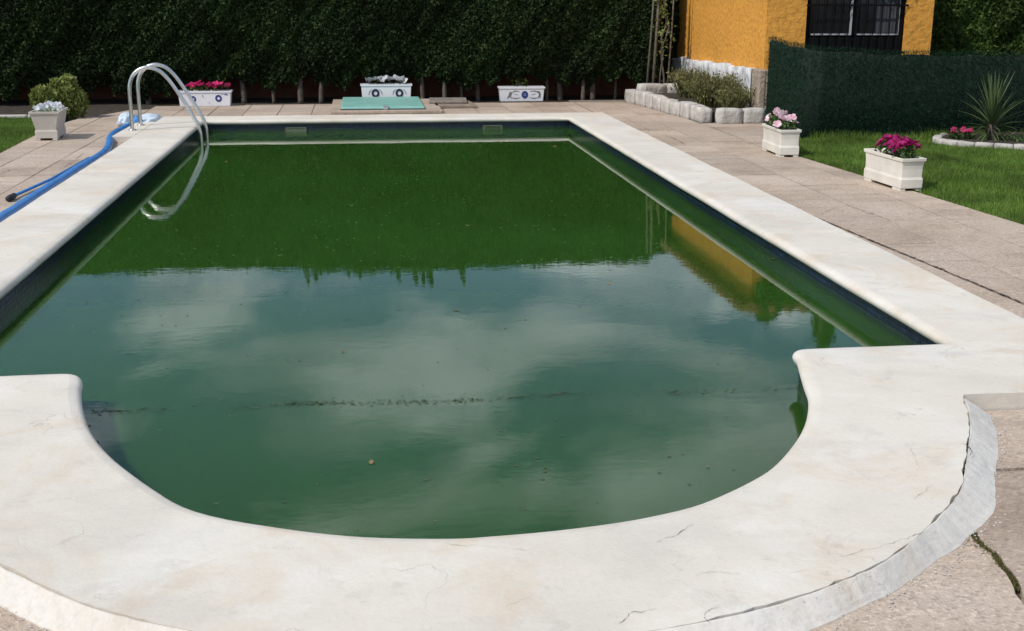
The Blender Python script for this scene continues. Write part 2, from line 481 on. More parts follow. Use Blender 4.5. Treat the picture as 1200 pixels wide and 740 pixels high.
def cop_z(x, y):
    return .004 * nz(x, y, 1.2, 3) + .002 * nz(x, y, 5, 8)
def tri_region(outer, holes, step, jitter=.3):
    "triangulate region with interior points"
    vs = [(p.x, p.y) for p in outer]; ed = [(i, (i + 1) % len(outer)) for i in range(len(outer))]
    for h in holes:
        b = len(vs); vs += [(p.x, p.y) for p in h]; ed += [(b + i, b + (i + 1) % len(h)) for i in range(len(h))]
    A = np.array([(p.x, p.y) for p in outer]); lo, hi = A.min(0), A.max(0)
    gx, gy = np.meshgrid(np.arange(lo[0], hi[0], step), np.arange(lo[1], hi[1], step))
    P = np.stack([gx.ravel(), gy.ravel()], 1) + rng.uniform(-jitter, jitter, (gx.size, 2)) * step
    m = inside(P, outer)
    for h in holes: m &= ~inside(P, h)
    P = P[m]
    B = np.array(vs)
    keep = np.array([np.min((B[:, 0] - p[0]) ** 2 + (B[:, 1] - p[1]) ** 2) > (step * .45) ** 2 for p in P]) if len(P) else np.zeros(0, bool)
    P = P[keep]
    allv = [Vector(v) for v in vs] + [Vector(p) for p in P]
    r = delaunay_2d_cdt(allv, ed, [], 0, 1e-5)
    V = np.array([(v.x, v.y) for v in r[0]]); Fc = [f for f in r[2] if len(f) == 3]
    Fc = np.array(Fc); C = V[Fc].mean(1)
    m = inside(C, outer)
    for h in holes: m &= ~inside(C, h)
    Fc = Fc[m]
    a = V[Fc]; cr_ = (a[:, 1, 0] - a[:, 0, 0]) * (a[:, 2, 1] - a[:, 0, 1]) - (a[:, 1, 1] - a[:, 0, 1]) * (a[:, 2, 0] - a[:, 0, 0])
    Fc[cr_ < 0] = Fc[cr_ < 0][:, ::-1]
    return V, Fc

pool = empty('swimming_pool', (0, 0, 0), 0, 'white rimmed swimming pool with a rounded bay at its near end', 'swimming pool')
# gap between top slab and its skirt, along the rounded end only
def on_round(p): return p.y < 4.13 and -1.7 < p.x < 2.36
def gapw(p):
    if not on_round(p): return .001
    w = .0055 + .011 * nz(p.x, p.y, 2.3, 11) + .012 * nz(p.x, p.y, 9, 4) + .008 * nz(p.x, p.y, 30, 4)
    if p.x < .8: w = .6 * w + (.007 if p.x < -.55 else -.003)
    return max(.0015, w)
n_o = len(OUT)
top_out = offset(OUT, 0, lambda p: -gapw(p) + .004 * nz(p.x, p.y, 14, 2) * (1 if on_round(p) else .35))
nose = offset(IN, .048)
V, Fc = tri_region(top_out, [nose], .09)
vz = np.array([cop_z(x, y) for x, y in V])
verts = [(x, y, z) for (x, y), z in zip(V, vz)]
mb = MB(); mb.add(verts, [tuple(f) for f in Fc])
# outer side of the slab
ring1 = [(p.x, p.y, cop_z(p.x, p.y)) for p in top_out]
ring2 = [(p.x, p.y, -.10) for p in top_out]
n = len(top_out)
mb.add(ring1 + ring2, [(i, n + i, n + (i + 1) % n, (i + 1) % n) for i in range(n)])
cop = mb.build('coping', M_COP, pool)
# rounded nosing
prof = [(.048, 0)] + [(.038 - .038 * math.sin(a) + .0, -.028 + .028 * math.cos(a)) for a in [R(x) for x in (25, 45, 62, 78, 90)]] + [(.003, -.040), (.010, -.049), (.020, -.052), (.036, -.052)]
n = len(IN); vs = []; fs = []
for j, (d, z) in enumerate(prof):
    for p in offset(IN, d):
        vs.append((p.x, p.y, z + (cop_z(p.x, p.y) if j == 0 else cop_z(p.x, p.y) * .7)))
for j in range(len(prof) - 1):
    for i in range(n): fs.append((j * n + i, j * n + (i + 1) % n, (j + 1) * n + (i + 1) % n, (j + 1) * n + i))
mb = MB(); mb.add(vs, [f[::-1] for f in fs])
mb.build('coping_nosing', M_COP, pool, smooth=True)
# basin wall and floor under the water line
mb = MB(); vs = []; fs = []
for (d, z) in [(.0355, -.0525), (.0355, -1.5)]:
    vs += [(p.x, p.y, z) for p in offset(IN, d)]
mb.add(vs, [(i, n + i, n + (i + 1) % n, (i + 1) % n)[::-1] for i in range(n)])
mb.build('basin_wall', M_GROUT, pool)
Vw, Fw = tri_region(offset(IN, .034), [], .5)
mb = MB(); mb.add([(x, y, -1.49) for x, y in Vw], [tuple(f) for f in Fw]); mb.build('basin_floor', M_BASIN, pool)
# navy mosaic: one joined part, thousands of small tiles
wall = offset(IN, .0355)
SKIM = [(-.91, -.66), (1.51, 1.75)]
mb = MB(); acc = 0; ts = .0245; gp = .0022
L = len(wall)
# resample wall by arc length, leave out sharp corner crossings
cum = [0]
for i in range(L): cum.append(cum[-1] + (wall[(i + 1) % L] - wall[i]).length)
def at_len(s):
    s %= cum[-1]
    import bisect
    i = min(L - 1, bisect.bisect_right(cum, s) - 1)
    f = (s - cum[i]) / max(1e-9, cum[i + 1] - cum[i])
    return wall[i].lerp(wall[(i + 1) % L], f)
s = 0
while s < cum[-1] - ts:
    a, b = at_len(s + gp / 2), at_len(s + ts + gp / 2)
    if (b - a).length > ts * .97:
        t = (b - a).normalized(); nn_ = Vector((-t.y, t.x, 0))   # towards the water
        mid = (a + b) / 2
        skip = mid.y > YB and any(x0 - .01 < mid.x < x1 + .01 for x0, x1 in SKIM)
        for r_ in range(4):
            if skip and r_ > 1: continue
            z1 = -.0545 - r_ * (ts + gp); z0 = z1 - ts
            o = nn_ * (.004 + random.uniform(-.0006, .0006))
            vs = [a + Vector((0, 0, z0)), b + Vector((0, 0, z0)), b + Vector((0, 0, z1)), a + Vector((0, 0, z1))]
            vo = [v + o for v in vs]
            mb.add(vs + vo, [(4, 5, 6, 7), (0, 1, 5, 4), (1, 2, 6, 5), (2, 3, 7, 6), (3, 0, 4, 7)])
    s += ts + gp
mo = mb.build('mosaic_tile', M_TILE, pool); tag(mo, 'small navy tiles of the waterline band', kind='stuff')
for x0, x1 in SKIM:
    mb = MB(); y1 = YB + .030
    mb.box(x0, x1, y1 - .008, y1 + .004, -.106, -.094)
    mb.box(x0, x0 + .02, y1 - .008, y1 + .004, -.158, -.1065)
    mb.box(x1 - .02, x1, y1 - .008, y1 + .004, -.158, -.1065)
    sk = mb.build('skimmer_frame', M_PLATE, pool)
    mb = MB(); mb.box(x0 + .0205, x1 - .0205, y1 - .002, y1 + .003, -.19, -.107)
    fl = mb.build('skimmer_flap', M_PLATE if x0 < 0 else simple('green_skimmer_flap', (.05, .09, .035), .5, .2), sk)
mb = MB(); mb.tube([(-1.03, 4.24, -.115), (-.985, 4.255, -.113)], [.028, .024], 14)
mb.build('inlet_nozzle', M_RUBBER, pool, smooth=True)
# skirt of render round the bay
ci = [i for i in range(n_o) if on_round(OUT[i])]
OO = OUT
pf = [(-.004, -.055), (-.001, -.006), (.001, -.002), (.005, -.004), (.010, -.009), (.016, -.0155), (.022, -.022), (.028, -.0285), (.034, -.035), (.040, -.0415), (.046, -.048), (.052, -.0545), (.058, -.0605), (.060, -.075)]
# order the indices along the curve (they may wrap)
st = next(i for i in ci if (i - 1) % n_o not in ci)
idx = [(st + k) % n_o for k in range(len(ci))]
rings = []
for (d, z) in pf:
    oo = offset(OO, d, (lambda p, d=d: (.045 * max(0, (d - .005) / .055) * max(0, min(1, (p.x - 1.5) * 3)) if p.y > 3.0 else 0) + (d - .004) * (.28 * nz(p.x, p.y, 2.6, 21) + .08 * nz(p.x, p.y, 9, 5) + .05 * nz(p.x, p.y, 26, 5)) + .0035 * nz(p.x, p.y, 25, 7)) if d > .008 else (lambda p: .0035 * nz(p.x, p.y, 25, 7)))
    rings.append([oo[i] + Vector((0, 0, z + (.004 * nz(OO[i].x * 1.0, OO[i].y, 6, 9) + .0022 * nz(OO[i].x + d, OO[i].y, 22, 9) + .0016 * nz(OO[i].x - d, OO[i].y + d, 60, 9)) * (1 if .004 < d < .05 else 0))) for i in idx])
n = len(idx); vs = [v for r_ in rings for v in r_]
fs = [(j * n + i, (j + 1) * n + i, (j + 1) * n + i + 1, j * n + i + 1) for j in range(len(pf) - 1) for i in range(n - 1)]
# broken where the mossy crack reaches it
mb = MB(); mb.add(vs, fs); mb.build('render_skirt', M_SKIRT, pool)
# dark soil seen in the gap
o1, o2 = offset(OO, -.05), offset(OO, .01)
vs = [o1[i] + Vector((0, 0, -.028)) for i in idx] + [o2[i] + Vector((0, 0, -.028)) for i in idx]
mb = MB(); mb.add(vs, [(i, n + i, n + i + 1, i + 1) for i in range(n - 1)]); mb.build('gap_dirt', M_GAP, pool)
# white ledge the ladder stands on
mb = MB(); mb.prism([(-2.655, 13.30), (-2.4235, 13.30), (-2.4235, 14.75), (-2.64, 14.75)], -.10, .002)
mb.build('ladder_pad', M_COP, pool, bevel=.008)
# crumbs of broken render along the skirt and in the gap
vs = []; fs = []
og = offset(OO, .075)
for k in range(1500):
    i = idx[random.randrange(len(idx))]
    inner = random.random() < .35
    p = (OO[i] if inner else og[i]) + Vector((random.gauss(0, .006 if inner else .018), random.gauss(0, .006 if inner else .018), 0))
    if p.y > 4.1: continue
    if not inner and p.x > 1.5: p = p + (p - Vector((.335, 4.4, 0))).normalized() * .03
    r_ = random.uniform(.001, .0038) * (1.7 if random.random() < .06 else 1); zc = (-.012 if inner else PZ + r_ * .5)
    b = len(vs)
    for q in ((1, 0, 0), (-1, .2, 0), (.1, 1, .1), (0, -1, 0), (.2, .1, 1), (0, 0, -.8)): vs.append((p.x + q[0] * r_ * random.uniform(.7, 1.3), p.y + q[1] * r_, zc + q[2] * r_ * .8))
    fs += [(b, b + 2, b + 4), (b + 2, b + 1, b + 4), (b + 1, b + 3, b + 4), (b + 3, b, b + 4)]
mb = MB(); mb.add(vs, fs); o = mb.build('render_crumbs', M_STONE, pool); tag(o, kind='stuff')
# open cracks across the coping
def crack(mb, pts, w, z=None, n=14):
    c = catmull([(x, y, 0) for x, y in pts], n)
    c = [p + Vector((nz(p.x, p.y, 24, 1) * .010 + nz(p.x, p.y, 70, 3) * .006, nz(p.x, p.y, 24, 2) * .010 + nz(p.x, p.y, 70, 5) * .006, 0)) for p in c]
    vs = []
    for i, p in enumerate(c):
        t = (c[min(i + 1, len(c) - 1)] - c[max(i - 1, 0)]).normalized(); s_ = Vector((t.y, -t.x, 0))
        ww = .8 * w * (.12 + .75 * abs(nz(p.x, p.y, 22, 7)) * 2) * min(1, .2 + min(i, len(c) - 1 - i) * .5)
        zz_ = (cop_z(p.x, p.y) + .0022) if z is None else z
        vs += [p + s_ * ww + Vector((0, 0, zz_)), p - s_ * ww + Vector((0, 0, zz_))]
    mb.add(vs, [(2 * i, 2 * i + 1, 2 * i + 3, 2 * i + 2) for i in range(len(c) - 1)])
def unproj(u, v, z=0.0):
    u -= 600; v -= 370
    px = u * math.cos(RL) + v * math.sin(RL); py = -u * math.sin(RL) + v * math.cos(RL)
    d = F + (R0 * px - U0 * py) / 1400
    t = (z - CH) / d.z
    return (d.x * t, d.y * t)
mb = MB()
for pp, w in [([(727, 732), (735, 722), (750, 718), (766, 713)], .0016), ([(815, 676), (822, 672), (845, 671), (872, 674)], .0012),
              ([(830, 728), (824, 722), (830, 716), (841, 712)], .0014), ([(785, 629), (800, 622), (813, 615)], .0013),
              ([(768, 637), (785, 629)], .0007), ([(590, 712), (612, 703), (622, 695)], .0009), ([(520, 637), (550, 640), (580, 641), (640, 646)], .0007),
              ([(1062, 520), (1070, 535), (1077, 550)], .0007), ([(1070, 585), (1084, 577), (1093, 568)], .0007),
              ([(1128, 521), (1136, 527), (1137, 536)], .003), ([(980, 655), (1020, 645), (1060, 632), (1085, 622)], .0009),
              ([(905, 672), (935, 671), (948, 669)], .0008), ([(814, 571), (830, 586)], .0005)]:
    crack(mb, [unproj(*q) for q in pp], w)
c_ = mb.build('hairline_crack', M_GAP, pool); tag(c_, kind='stuff')

# water
Vw, Fw = tri_region(offset(IN, .034), [], .4)
mb = MB(); mb.add([(x, y, WZ) for x, y in Vw], [tuple(f) for f in Fw])
wt = mb.build('pool_water', M_WATER, None, smooth=True); tag(wt, 'murky dark green water filling the pool', kind='structure')

# floating scum line at the mouth of the bay
vs = []; fs = []
for k in range(1100):
    x = random.uniform(-1.12, 1.86)
    dens = .5 + nz(x, 0, 2.2, 5) + .5 * nz(x, 0, 9, 2)
    if random.random() > dens: continue
    y = 4.745 + .030 * nz(x, 0, 1.7, 9) + random.gauss(0, .016) - .012 * x
    r_ = random.uniform(.0015, .0055) * (.6 + dens); a = random.uniform(0, PI); b = len(vs)
    for q in range(5):
        t = a + q * 2 * PI / 5
        vs.append((x + r_ * 1.5 * math.cos(t), y + r_ * .6 * math.sin(t), WZ + .0025))
    fs.append(tuple(range(b, b + 5)))
mb = MB(); mb.add(vs, fs)
so = mb.build('floating_scum', simple('scum', (.045, .065, .03), .9, .5, 30, world=True)); tag(so, 'thin broken line of scum floating across the bay mouth', kind='stuff')
# fine specks on the water
vs = []; fs = []
for k in range(800):
    x = random.uniform(XL + .1, XR - .1); y = random.uniform(3.3, 14.6)
    if not inside(np.array([(x, y)]), IN)[0]: continue
    r_ = random.uniform(.0015, .005) * (1 + y * .06); b = len(vs); a = random.uniform(0, PI)
    for q in range(5):
        t = a + q * 2 * PI / 5; vs.append((x + r_ * 1.4 * math.cos(t), y + r_ * math.sin(t), WZ + .0022))
    fs.append(tuple(range(b, b + 5)))
mb = MB(); mb.add(vs, fs); so = mb.build('floating_specks', simple('water_litter', (.075, .085, .03), .8, .5, 30, world=True)); tag(so, 'tiny specks of leaf litter on the water', kind='stuff')
# leaves one can pick out
def leaf_mesh():
    mb = MB()
    o = [(0, -.5), (.22, -.2), (.26, .1), (.12, .38), (0, .55), (-.14, .35), (-.25, .08), (-.2, -.22)]
    vs = [(x, y, .06 * math.sin(3 * x + 2 * y) + .12 * abs(x)) for x, y in o] + [(0, 0, -.03)]
    mb.add(vs, [(i, (i + 1) % 8, 8) for i in range(8)])
    return mb
LV = [(435, 543, .035, 'brown leaf floating alone in the middle of the rounded bay'), (548, 265, .04, 'pale leaf floating just before the middle of the hedge reflection edge'),
      (412, 241, .055, 'pale leaf floating on the left half of the dark hedge reflection'), (588, 167, .06, 'pale leaf floating close to the far wall between the two skimmers'),
      (650, 172, .055, 'pale leaf floating close to the far right corner of the water'), (905, 304, .035, 'pale leaf floating close along the right wall of the pool'),
      (535, 364, .035, 'dark leaf floating near the centre of the cloud reflections'), (714, 333, .035, 'dark leaf floating right of centre just before the hut reflection'),
      (402, 413, .025, 'small tan leaf floating left of centre before the scum line'), (328, 300, .04, 'dark leaf floating left of centre at the edge of the hedge reflection'),
      (265, 190, .05, 'pale leaf floating a little right of the ladder reflection'), (830, 548, .016, 'tiny dark leaf floating by the right rim of the rounded bay')]
for i, (u, v_, s_, lb) in enumerate(LV):
    x, y = unproj(u, v_, WZ)
    if i == 0: lm = leaf_mesh().build('floating_leaf', M_LEAFB)
    o = lm if i == 0 else link(lm.copy())
    o.location = (x, y, WZ + .004); o.scale = (s_, s_, s_); o.rotation_euler = (0, 0, i * 1.9)
    tag(o, lb, 'leaf', 'leaves floating on the pool')

# ------------------------------------------------------------------ ground and lawns
G = 250
hole = offset(OUT, -.05)
mb = MB()
vs = [Vector((-G, -G, 0)), Vector((G, -G, 0)), Vector((G, G, 0)), Vector((-G, G, 0))]
h2 = [Vector((p.x, p.y, 0)) for p in hole[::2]]
vv = [Vector((p.x, p.y)) for p in vs + h2]
ed = [(0, 1), (1, 2), (2, 3), (3, 0)] + [(4 + i, 4 + (i + 1) % len(h2)) for i in range(len(h2))]
r = delaunay_2d_cdt(vv, ed, [], 0, 1e-5)
Vg = np.array([(v.x, v.y) for v in r[0]]); Fg = np.array([f for f in r[2]])
Cg = Vg[Fg].mean(1); Fg = Fg[~inside(Cg, h2)]
mb.add([(x, y, -.115) for x, y in Vg], [tuple(f) for f in Fg])
g = mb.build('ground', M_SOIL); tag(g, kind='structure')
def gx_edge(y): return 4.31 + (11.4 - y) * .077 if y < 11.5 else 4.302 + (y - 11.5) * .39      # right lawn edge
lawn_base = simple('lawn_soil', (.05, .09, .018), 1, .35, 14, .8, 60, bdist=.01, world=True)
LR = [(gx_edge(-1), -1), (16, -1), (16, 12.88), (4.84, 12.88), (gx_edge(11.5), 11.5)]
LL = [(-3.56, 12.0), (-3.60, 13.3), (-3.66, 14.6), (-3.85, 15.6), (-4.1, 16.05), (-14, 16.15), (-14, 0), (-3.56, 0)]
for nm, P in (('lawn', LR), ('lawn', LL)):
    mb = MB(); mb.prism(P, -.12, -.075)
    o = mb.build(nm, lawn_base); tag(o, kind='structure')
def blades(name, poly, dens, hmin, hmax, m, label, bounds, z0=-.078):
    x0, x1, y0, y1 = bounds
    N = int((x1 - x0) * (y1 - y0) * dens)
    P = np.stack([rng.uniform(x0, x1, N), rng.uniform(y0, y1, N)], 1)
    P = P[inside(P, poly)]
    N = len(P); h = rng.uniform(hmin, hmax, N) * (1 + .35 * np.sin(P[:, 0] * 5 + np.sin(P[:, 1] * 4)) * .5); a = rng.uniform(0, 2 * PI, N); w = rng.uniform(.0022, .0045, N)
    la = rng.uniform(0, 2 * PI, N); ll = h * rng.uniform(.1, .8, N)
    d = np.stack([np.cos(a), np.sin(a)], 1) * w[:, None]; L_ = np.stack([np.cos(la), np.sin(la)], 1) * ll[:, None]
    v = np.zeros((N, 3, 3))
    v[:, 0, :2] = P - d; v[:, 1, :2] = P + d; v[:, 2, :2] = P + L_
    v[:, :2, 2] = z0; v[:, 2, 2] = z0 + h
    o = np_mesh(name, v.reshape(-1, 3), np.arange(3 * N).reshape(-1, 3), m)
    return tag(o, label, kind='stuff')
blades('lawn_grass', LR, 7500, .03, .06, M_GRASS, 'short green grass of the lawn right of the paving', (4.2, 9.5, 3.6, 12.8))
blades('lawn_grass', LL, 7500, .025, .05, M_GRASS, 'short green grass of the lawn behind the left paving', (-7.5, -3.5, 6.5, 16.1))
# longer tufts at the foot of the screen
blades('lawn_grass', [(4.95, 12.5), (9, 12.5), (9, 12.84), (4.95, 12.84)], 2500, .07, .13, M_GRASS, 'taller grass growing at the foot of the green screen', (4.95, 9, 12.5, 12.84))

# ------------------------------------------------------------------ paving
pav = empty('paving', (0, 0, 0)); tag(pav, kind='structure')
def slab(poly, name='slab', dz=0, m=None):
    mb = MB()
    n_ = len(poly)
    c = Vector((sum(p[0] for p in poly) / n_, sum(p[1] for p in poly) / n_, 0))
    tx, ty = random.gauss(0, .0012), random.gauss(0, .0012)
    dz += random.uniform(-.0025, .002)
    def z(p): return PZ + dz + tx * (p[0] - c.x) + ty * (p[1] - c.y)
    mb.add([(p[0], p[1], -.114) for p in poly] + [(p[0], p[1], z(p)) for p in poly],
           [tuple(range(n_, 2 * n_))] + [(i, (i + 1) % n_, n_ + (i + 1) % n_, n_ + i) for i in range(n_)])
    return mb.build(name, m or M_PAV, pav)
def q4(x0, x1, y0, y1, g=.004):
    j = lambda: random.uniform(-.003, .003)
    return [(x0 + g + j(), y0 + g + j()), (x1 - g + j(), y0 + g + j()), (x1 - g + j(), y1 - g + j()), (x0 + g + j(), y1 - g + j())]
# mortar bed just below the slab tops
mb = MB()
bz = PZ - .006
for P in ([(XRO + .002, 4.10), (gx_edge(4.1) , 4.10), (gx_edge(11.5), 11.5), (4.93, 13.1), (4.99, 13.1), (5.0, 18.0), (XRO + .002, 18.0)],
          [(XLO - .002, 4.14), (XLO - .002, 17.62), (-2.1, 17.57), (-3.1, 17.0), (-3.5, 16.1), (-3.66, 14.6), (-3.56, 12.0), (-3.56, 4.14)],
          [(XLO, YBO + .002), (XRO, YBO + .002), (XRO, 17.66), (XLO, 17.66)]):
    mb.prism(P, -.1145, bz)
mb.build('joint_bed', M_JOINT, pav)
random.seed(21)
# right strip: infill wedge, then columns
def wedge_x(y): return XRO + .018 + max(0, (9.6 - y)) * .068
ys = [4.15 + i * .55 for i in range(25)]
for i in range(len(ys) - 1):
    a, b = ys[i], min(ys[i + 1], 17.6)
    if a < 9.3:
        slab([(XRO + .003, a + .001), (wedge_x(a) - .009, a + .001), (wedge_x(b) - .009, b - .001), (XRO + .003, b - .001)], dz=-.003)
cols = [None, 3.68, 4.17, None]
for c in range(3):
    y = 4.15 - (.0, .21, .33)[c]
    while y < 17.55:
        h = random.choice((.5, .52, .98, 1.05))
        a, b = max(y, 4.15), min(y + h, 17.6)
        if c == 2 and a < 14.5 < b: b = 14.5
        x0a, x0b = (wedge_x(a), wedge_x(b)) if c == 0 else (cols[c], cols[c])
        if c == 2:
            if a >= 14.5: break
            x1a = x1b = None
            x1a = gx_edge(a) if a < 13.1 else 4.985; x1b = gx_edge(b) if b < 13.1 else 4.985
            if a < 13.1 <= b: b = 13.1; x1b = gx_edge(13.1)
            y = b
        else:
            x1a = x1b = cols[c + 1]; y = a + (b - a) if b == 17.6 else y + h
            if c == 1 and b > 14.5: x1a = x1b = 4.17
        g_ = .0045
        if b - a > .05:
            slab([(x0a + g_, a + g_), (x1a - g_, a + g_), (x1b - g_, b - g_), (x0b + g_, b - g_)])
        if c == 2 and b == 13.1: y = 13.1
        if b >= 17.6: break
# back strip
rows = [YBO, 15.92, 16.48, 17.04, 17.62]
for r_ in range(4):
    x = XLO + (0, .2, .1, .3)[r_] * 0
    while x < XRO - .05:
        w = .445
        x1 = min(x + w, XRO)
        if not (r_ == 0 and False): slab(q4(x, x1, rows[r_] + .001, rows[r_ + 1], .0065))
        x = x1
# left strip
lcols = [(XLO - .001, -2.86), (-2.86, -3.30), (-3.30, -3.56)]
for c, (xa, xb) in enumerate(lcols):
    y = 4.15 + (0, .3, .12)[c]
    a = 4.15
    while a < 17.5:
        h = random.choice((.5, .55, 1.0))
        b = min(a + h, 17.5)
        def xe(y_, x_):      # the strip's outer edge swings in at the far end
            if c < 2: lim = -3.1 + (17.0 - y_) * -.44 if y_ > 16.1 else -9
            else: return (-3.56 if y_ < 12 else -3.56 - (y_ - 12) * .038 if y_ < 14.6 else -3.66 + 0 if y_ < 15.2 else -3.66 + (y_ - 15.2) * .18) if y_ < 16.1 else -3.5 + (y_ - 16.1) * .44
            return max(x_, lim)
        l0, l1 = xe(a, xb), xe(b, xb)
        if l0 < xa - .05 and l1 < xa - .02:
            slab([(l0 + .005, a + .005), (xa - .005, a + .005), (xa - .005, b - .005), (l1 + .005, b - .005)])
        a = b
# near right: cast slabs round the bay
def curve_pts(y0, y1):
    return [p for p in offset([Vector(p) for p in OUT], .05) if y0 < p.y < y1 and p.x > .335]
cp_ = sorted(curve_pts(1, 4.12), key=lambda p: p.y)
def jag(a, b, n_, amp, seed):
    a, b = Vector((*a, 0)), Vector((*b, 0)); t = (b - a).normalized(); s_ = Vector((t.y, -t.x, 0)); o = []
    for i in range(n_ + 1):
        p = a.lerp(b, i / n_); o.append(p + s_ * amp * nz(p.x, p.y, 9, seed) * 1.6)
    return o
ck = jag((1.80, 3.21), (1.74, 2.72), 12, .012, 3)[:-1] + jag((1.74, 2.72), (1.40, 1.0), 10, .02, 3)
xy = lambda L_: [(p.x, p.y) for p in L_]
slab(q4(2.28, 9, 3.95, 4.135, .004), dz=-.004)
rb = [p for p in cp_ if 3.56 < p.y < 3.94]
slab([(p.x, p.y) for p in rb][::-1] + [(rb[0].x, 3.562)] + [(9, 3.55), (9, 3.945), (rb[-1].x + .02, 3.945)], dz=0)
rb = [p for p in cp_ if 3.24 < p.y < 3.54]
cr_r = [(p.x + .011 + .006 * nz(p.x, p.y, 15, 4), p.y) for p in ck]
cr_l = [(p.x - .009 + .006 * nz(p.x, p.y, 15, 6), p.y) for p in ck]
slab([(p.x, p.y) for p in rb][::-1] + cr_r + [(9, .9), (9, 3.54)], dz=0)
rb = [p for p in cp_ if p.y < 3.16]
rb = sorted(rb, key=lambda p: p.x)
slab([(.34, 1.0), (cr_l[-1][0], 1.0)] + cr_l[::-1] + [(p.x, p.y) for p in rb][::-1], dz=-.002)
lc = sorted([p for p in offset([Vector(p) for p in OUT], .05) if p.y < 4.12 and p.x <= .335], key=lambda p: p.x)
slab([(-7, 1.0), (.33, 1.0)] + [(p.x, p.y) for p in lc if p.x < .33][::-1] + [(-1.60, 4.13), (-7, 4.13)], dz=-.002)
mb = MB(); mb.box(-7, 9, -6, .995, -.114, PZ - .002); mb.build('slab', M_PAV, pav)
mb = MB(); mb.box(gx_edge(4.1), 9, 4.05, 4.10, -.12, -.09); 
mb = MB()
for pp, w in [([(991, 240), (1010, 247), (1035, 256), (1054, 265)], .012), ([(826, 146), (848, 155), (872, 164)], .016), ([(775, 158), (790, 163), (803, 170)], .02), ([(1078, 250), (1094, 251)], .012),
              ([(1052, 283), (1090, 281), (1160, 284)], .005), ([(730, 137), (750, 148), (762, 154)], .012), ([(985, 268), (1010, 270), (1045, 268)], .006), ([(960, 252), (985, 242)], .004),
              ([(40, 232), (20, 240), (8, 246)], .006), ([(70, 200), (85, 190), (98, 180)], .012), ([(0, 205), (12, 200)], .02)]:
    crack(mb, [unproj(*q, PZ) for q in pp], w * .45, PZ + .0042)
crack(mb, [(wedge_x(y_) - .001, y_) for y_ in (9.3, 8.6, 7.9, 7.2, 6.5, 5.8, 5.2, 4.5)], .014, PZ + .0035, 30)
o = mb.build('joint_dirt', M_GAP, pav); tag(o, kind='stuff')
# moss and dirt in the crack
vs = []; fs = []
for k in range(2600):
    i = random.random() ** 1.3 * 11; i0 = int(i); p = Vector(ck[i0]).lerp(ck[i0 + 1], i - i0)
    spread = .006 + .030 * math.exp(-((i - 4.2) / 3.0) ** 2)
    x, y = p.x + random.gauss(0, spread * .5), p.y + random.gauss(0, .006); h = random.uniform(.004, .014); b = len(vs); a = random.uniform(0, PI); w = random.uniform(.002, .005)
    vs += [(x - w * math.cos(a), y - w * math.sin(a), PZ - .012), (x + w * math.cos(a), y + w * math.sin(a), PZ - .012), (x + random.gauss(0, .004), y + random.gauss(0, .004), PZ - .008 + h)]
    fs.append((b, b + 1, b + 2))
mb = MB(); mb.add(vs, fs); o = mb.build('crack_moss', M_MOSS, pav); tag(o, kind='stuff')
mb = MB()
for a, b in [(cr_l[i], cr_l[i + 1]) for i in range(len(cr_l) - 1)]: pass
mb.box(1.3, 2.0, .9, 3.3, -.1142, -.085); mb.build('gap_dirt', M_GAP, pav)

# pale kerb along the far edge of the left lawn
kb = empty('lawn_kerb', (-4.2, 16.1, -.11), 0, 'low pale stone kerb along the far edge of the left lawn', 'kerb')
for k in range(7):
    x = -3.62 - k * .62
    mb = MB(); mb.box(x - .60 + 4.2, x + 4.2, -.05, .05, 0, .085 + random.uniform(-.006, .006))
    mb.build('kerb_stone', M_STONE, kb, bevel=.012)

# ------------------------------------------------------------------ hedges
def spray_cloud(P, Nn, size, seed=0):
    "small scale sprays at P with outward normals Nn -> triangles (pairs of kite leaves)"
    N = len(P)
    rd = rng.normal(size=(N, 3)); up = np.array([0, 0, 1.0])
    t = rd * .75 + up * .55 + Nn * .75
    t /= np.linalg.norm(t, axis=1)[:, None]
    s_ = np.cross(t, rng.normal(size=(N, 3))); s_ /= np.linalg.norm(s_, axis=1)[:, None]
    L_ = size * rng.uniform(.6, 1.4, N)[:, None]; w = L_ * rng.uniform(.22, .38, N)[:, None]
    v = np.zeros((N, 4, 3))
    v[:, 0] = P - t * L_ * .4; v[:, 1] = P + s_ * w; v[:, 2] = P + t * L_ * .6; v[:, 3] = P - s_ * w
    return v.reshape(-1, 3), np.arange(4 * N).reshape(-1, 4)
def fbm(x, z, s, seed):
    return np.sin(x * 1.9 * s + seed + 1.7 * np.sin(z * 1.3 * s + seed)) * .5 + np.sin(x * 4.3 * s + 2.1 * np.sin(z * 3.7 * s + 1.3 * seed)) * .3 + np.sin(z * 5.1 * s + 1.9 * np.sin(x * 6.1 * s + seed)) * .3
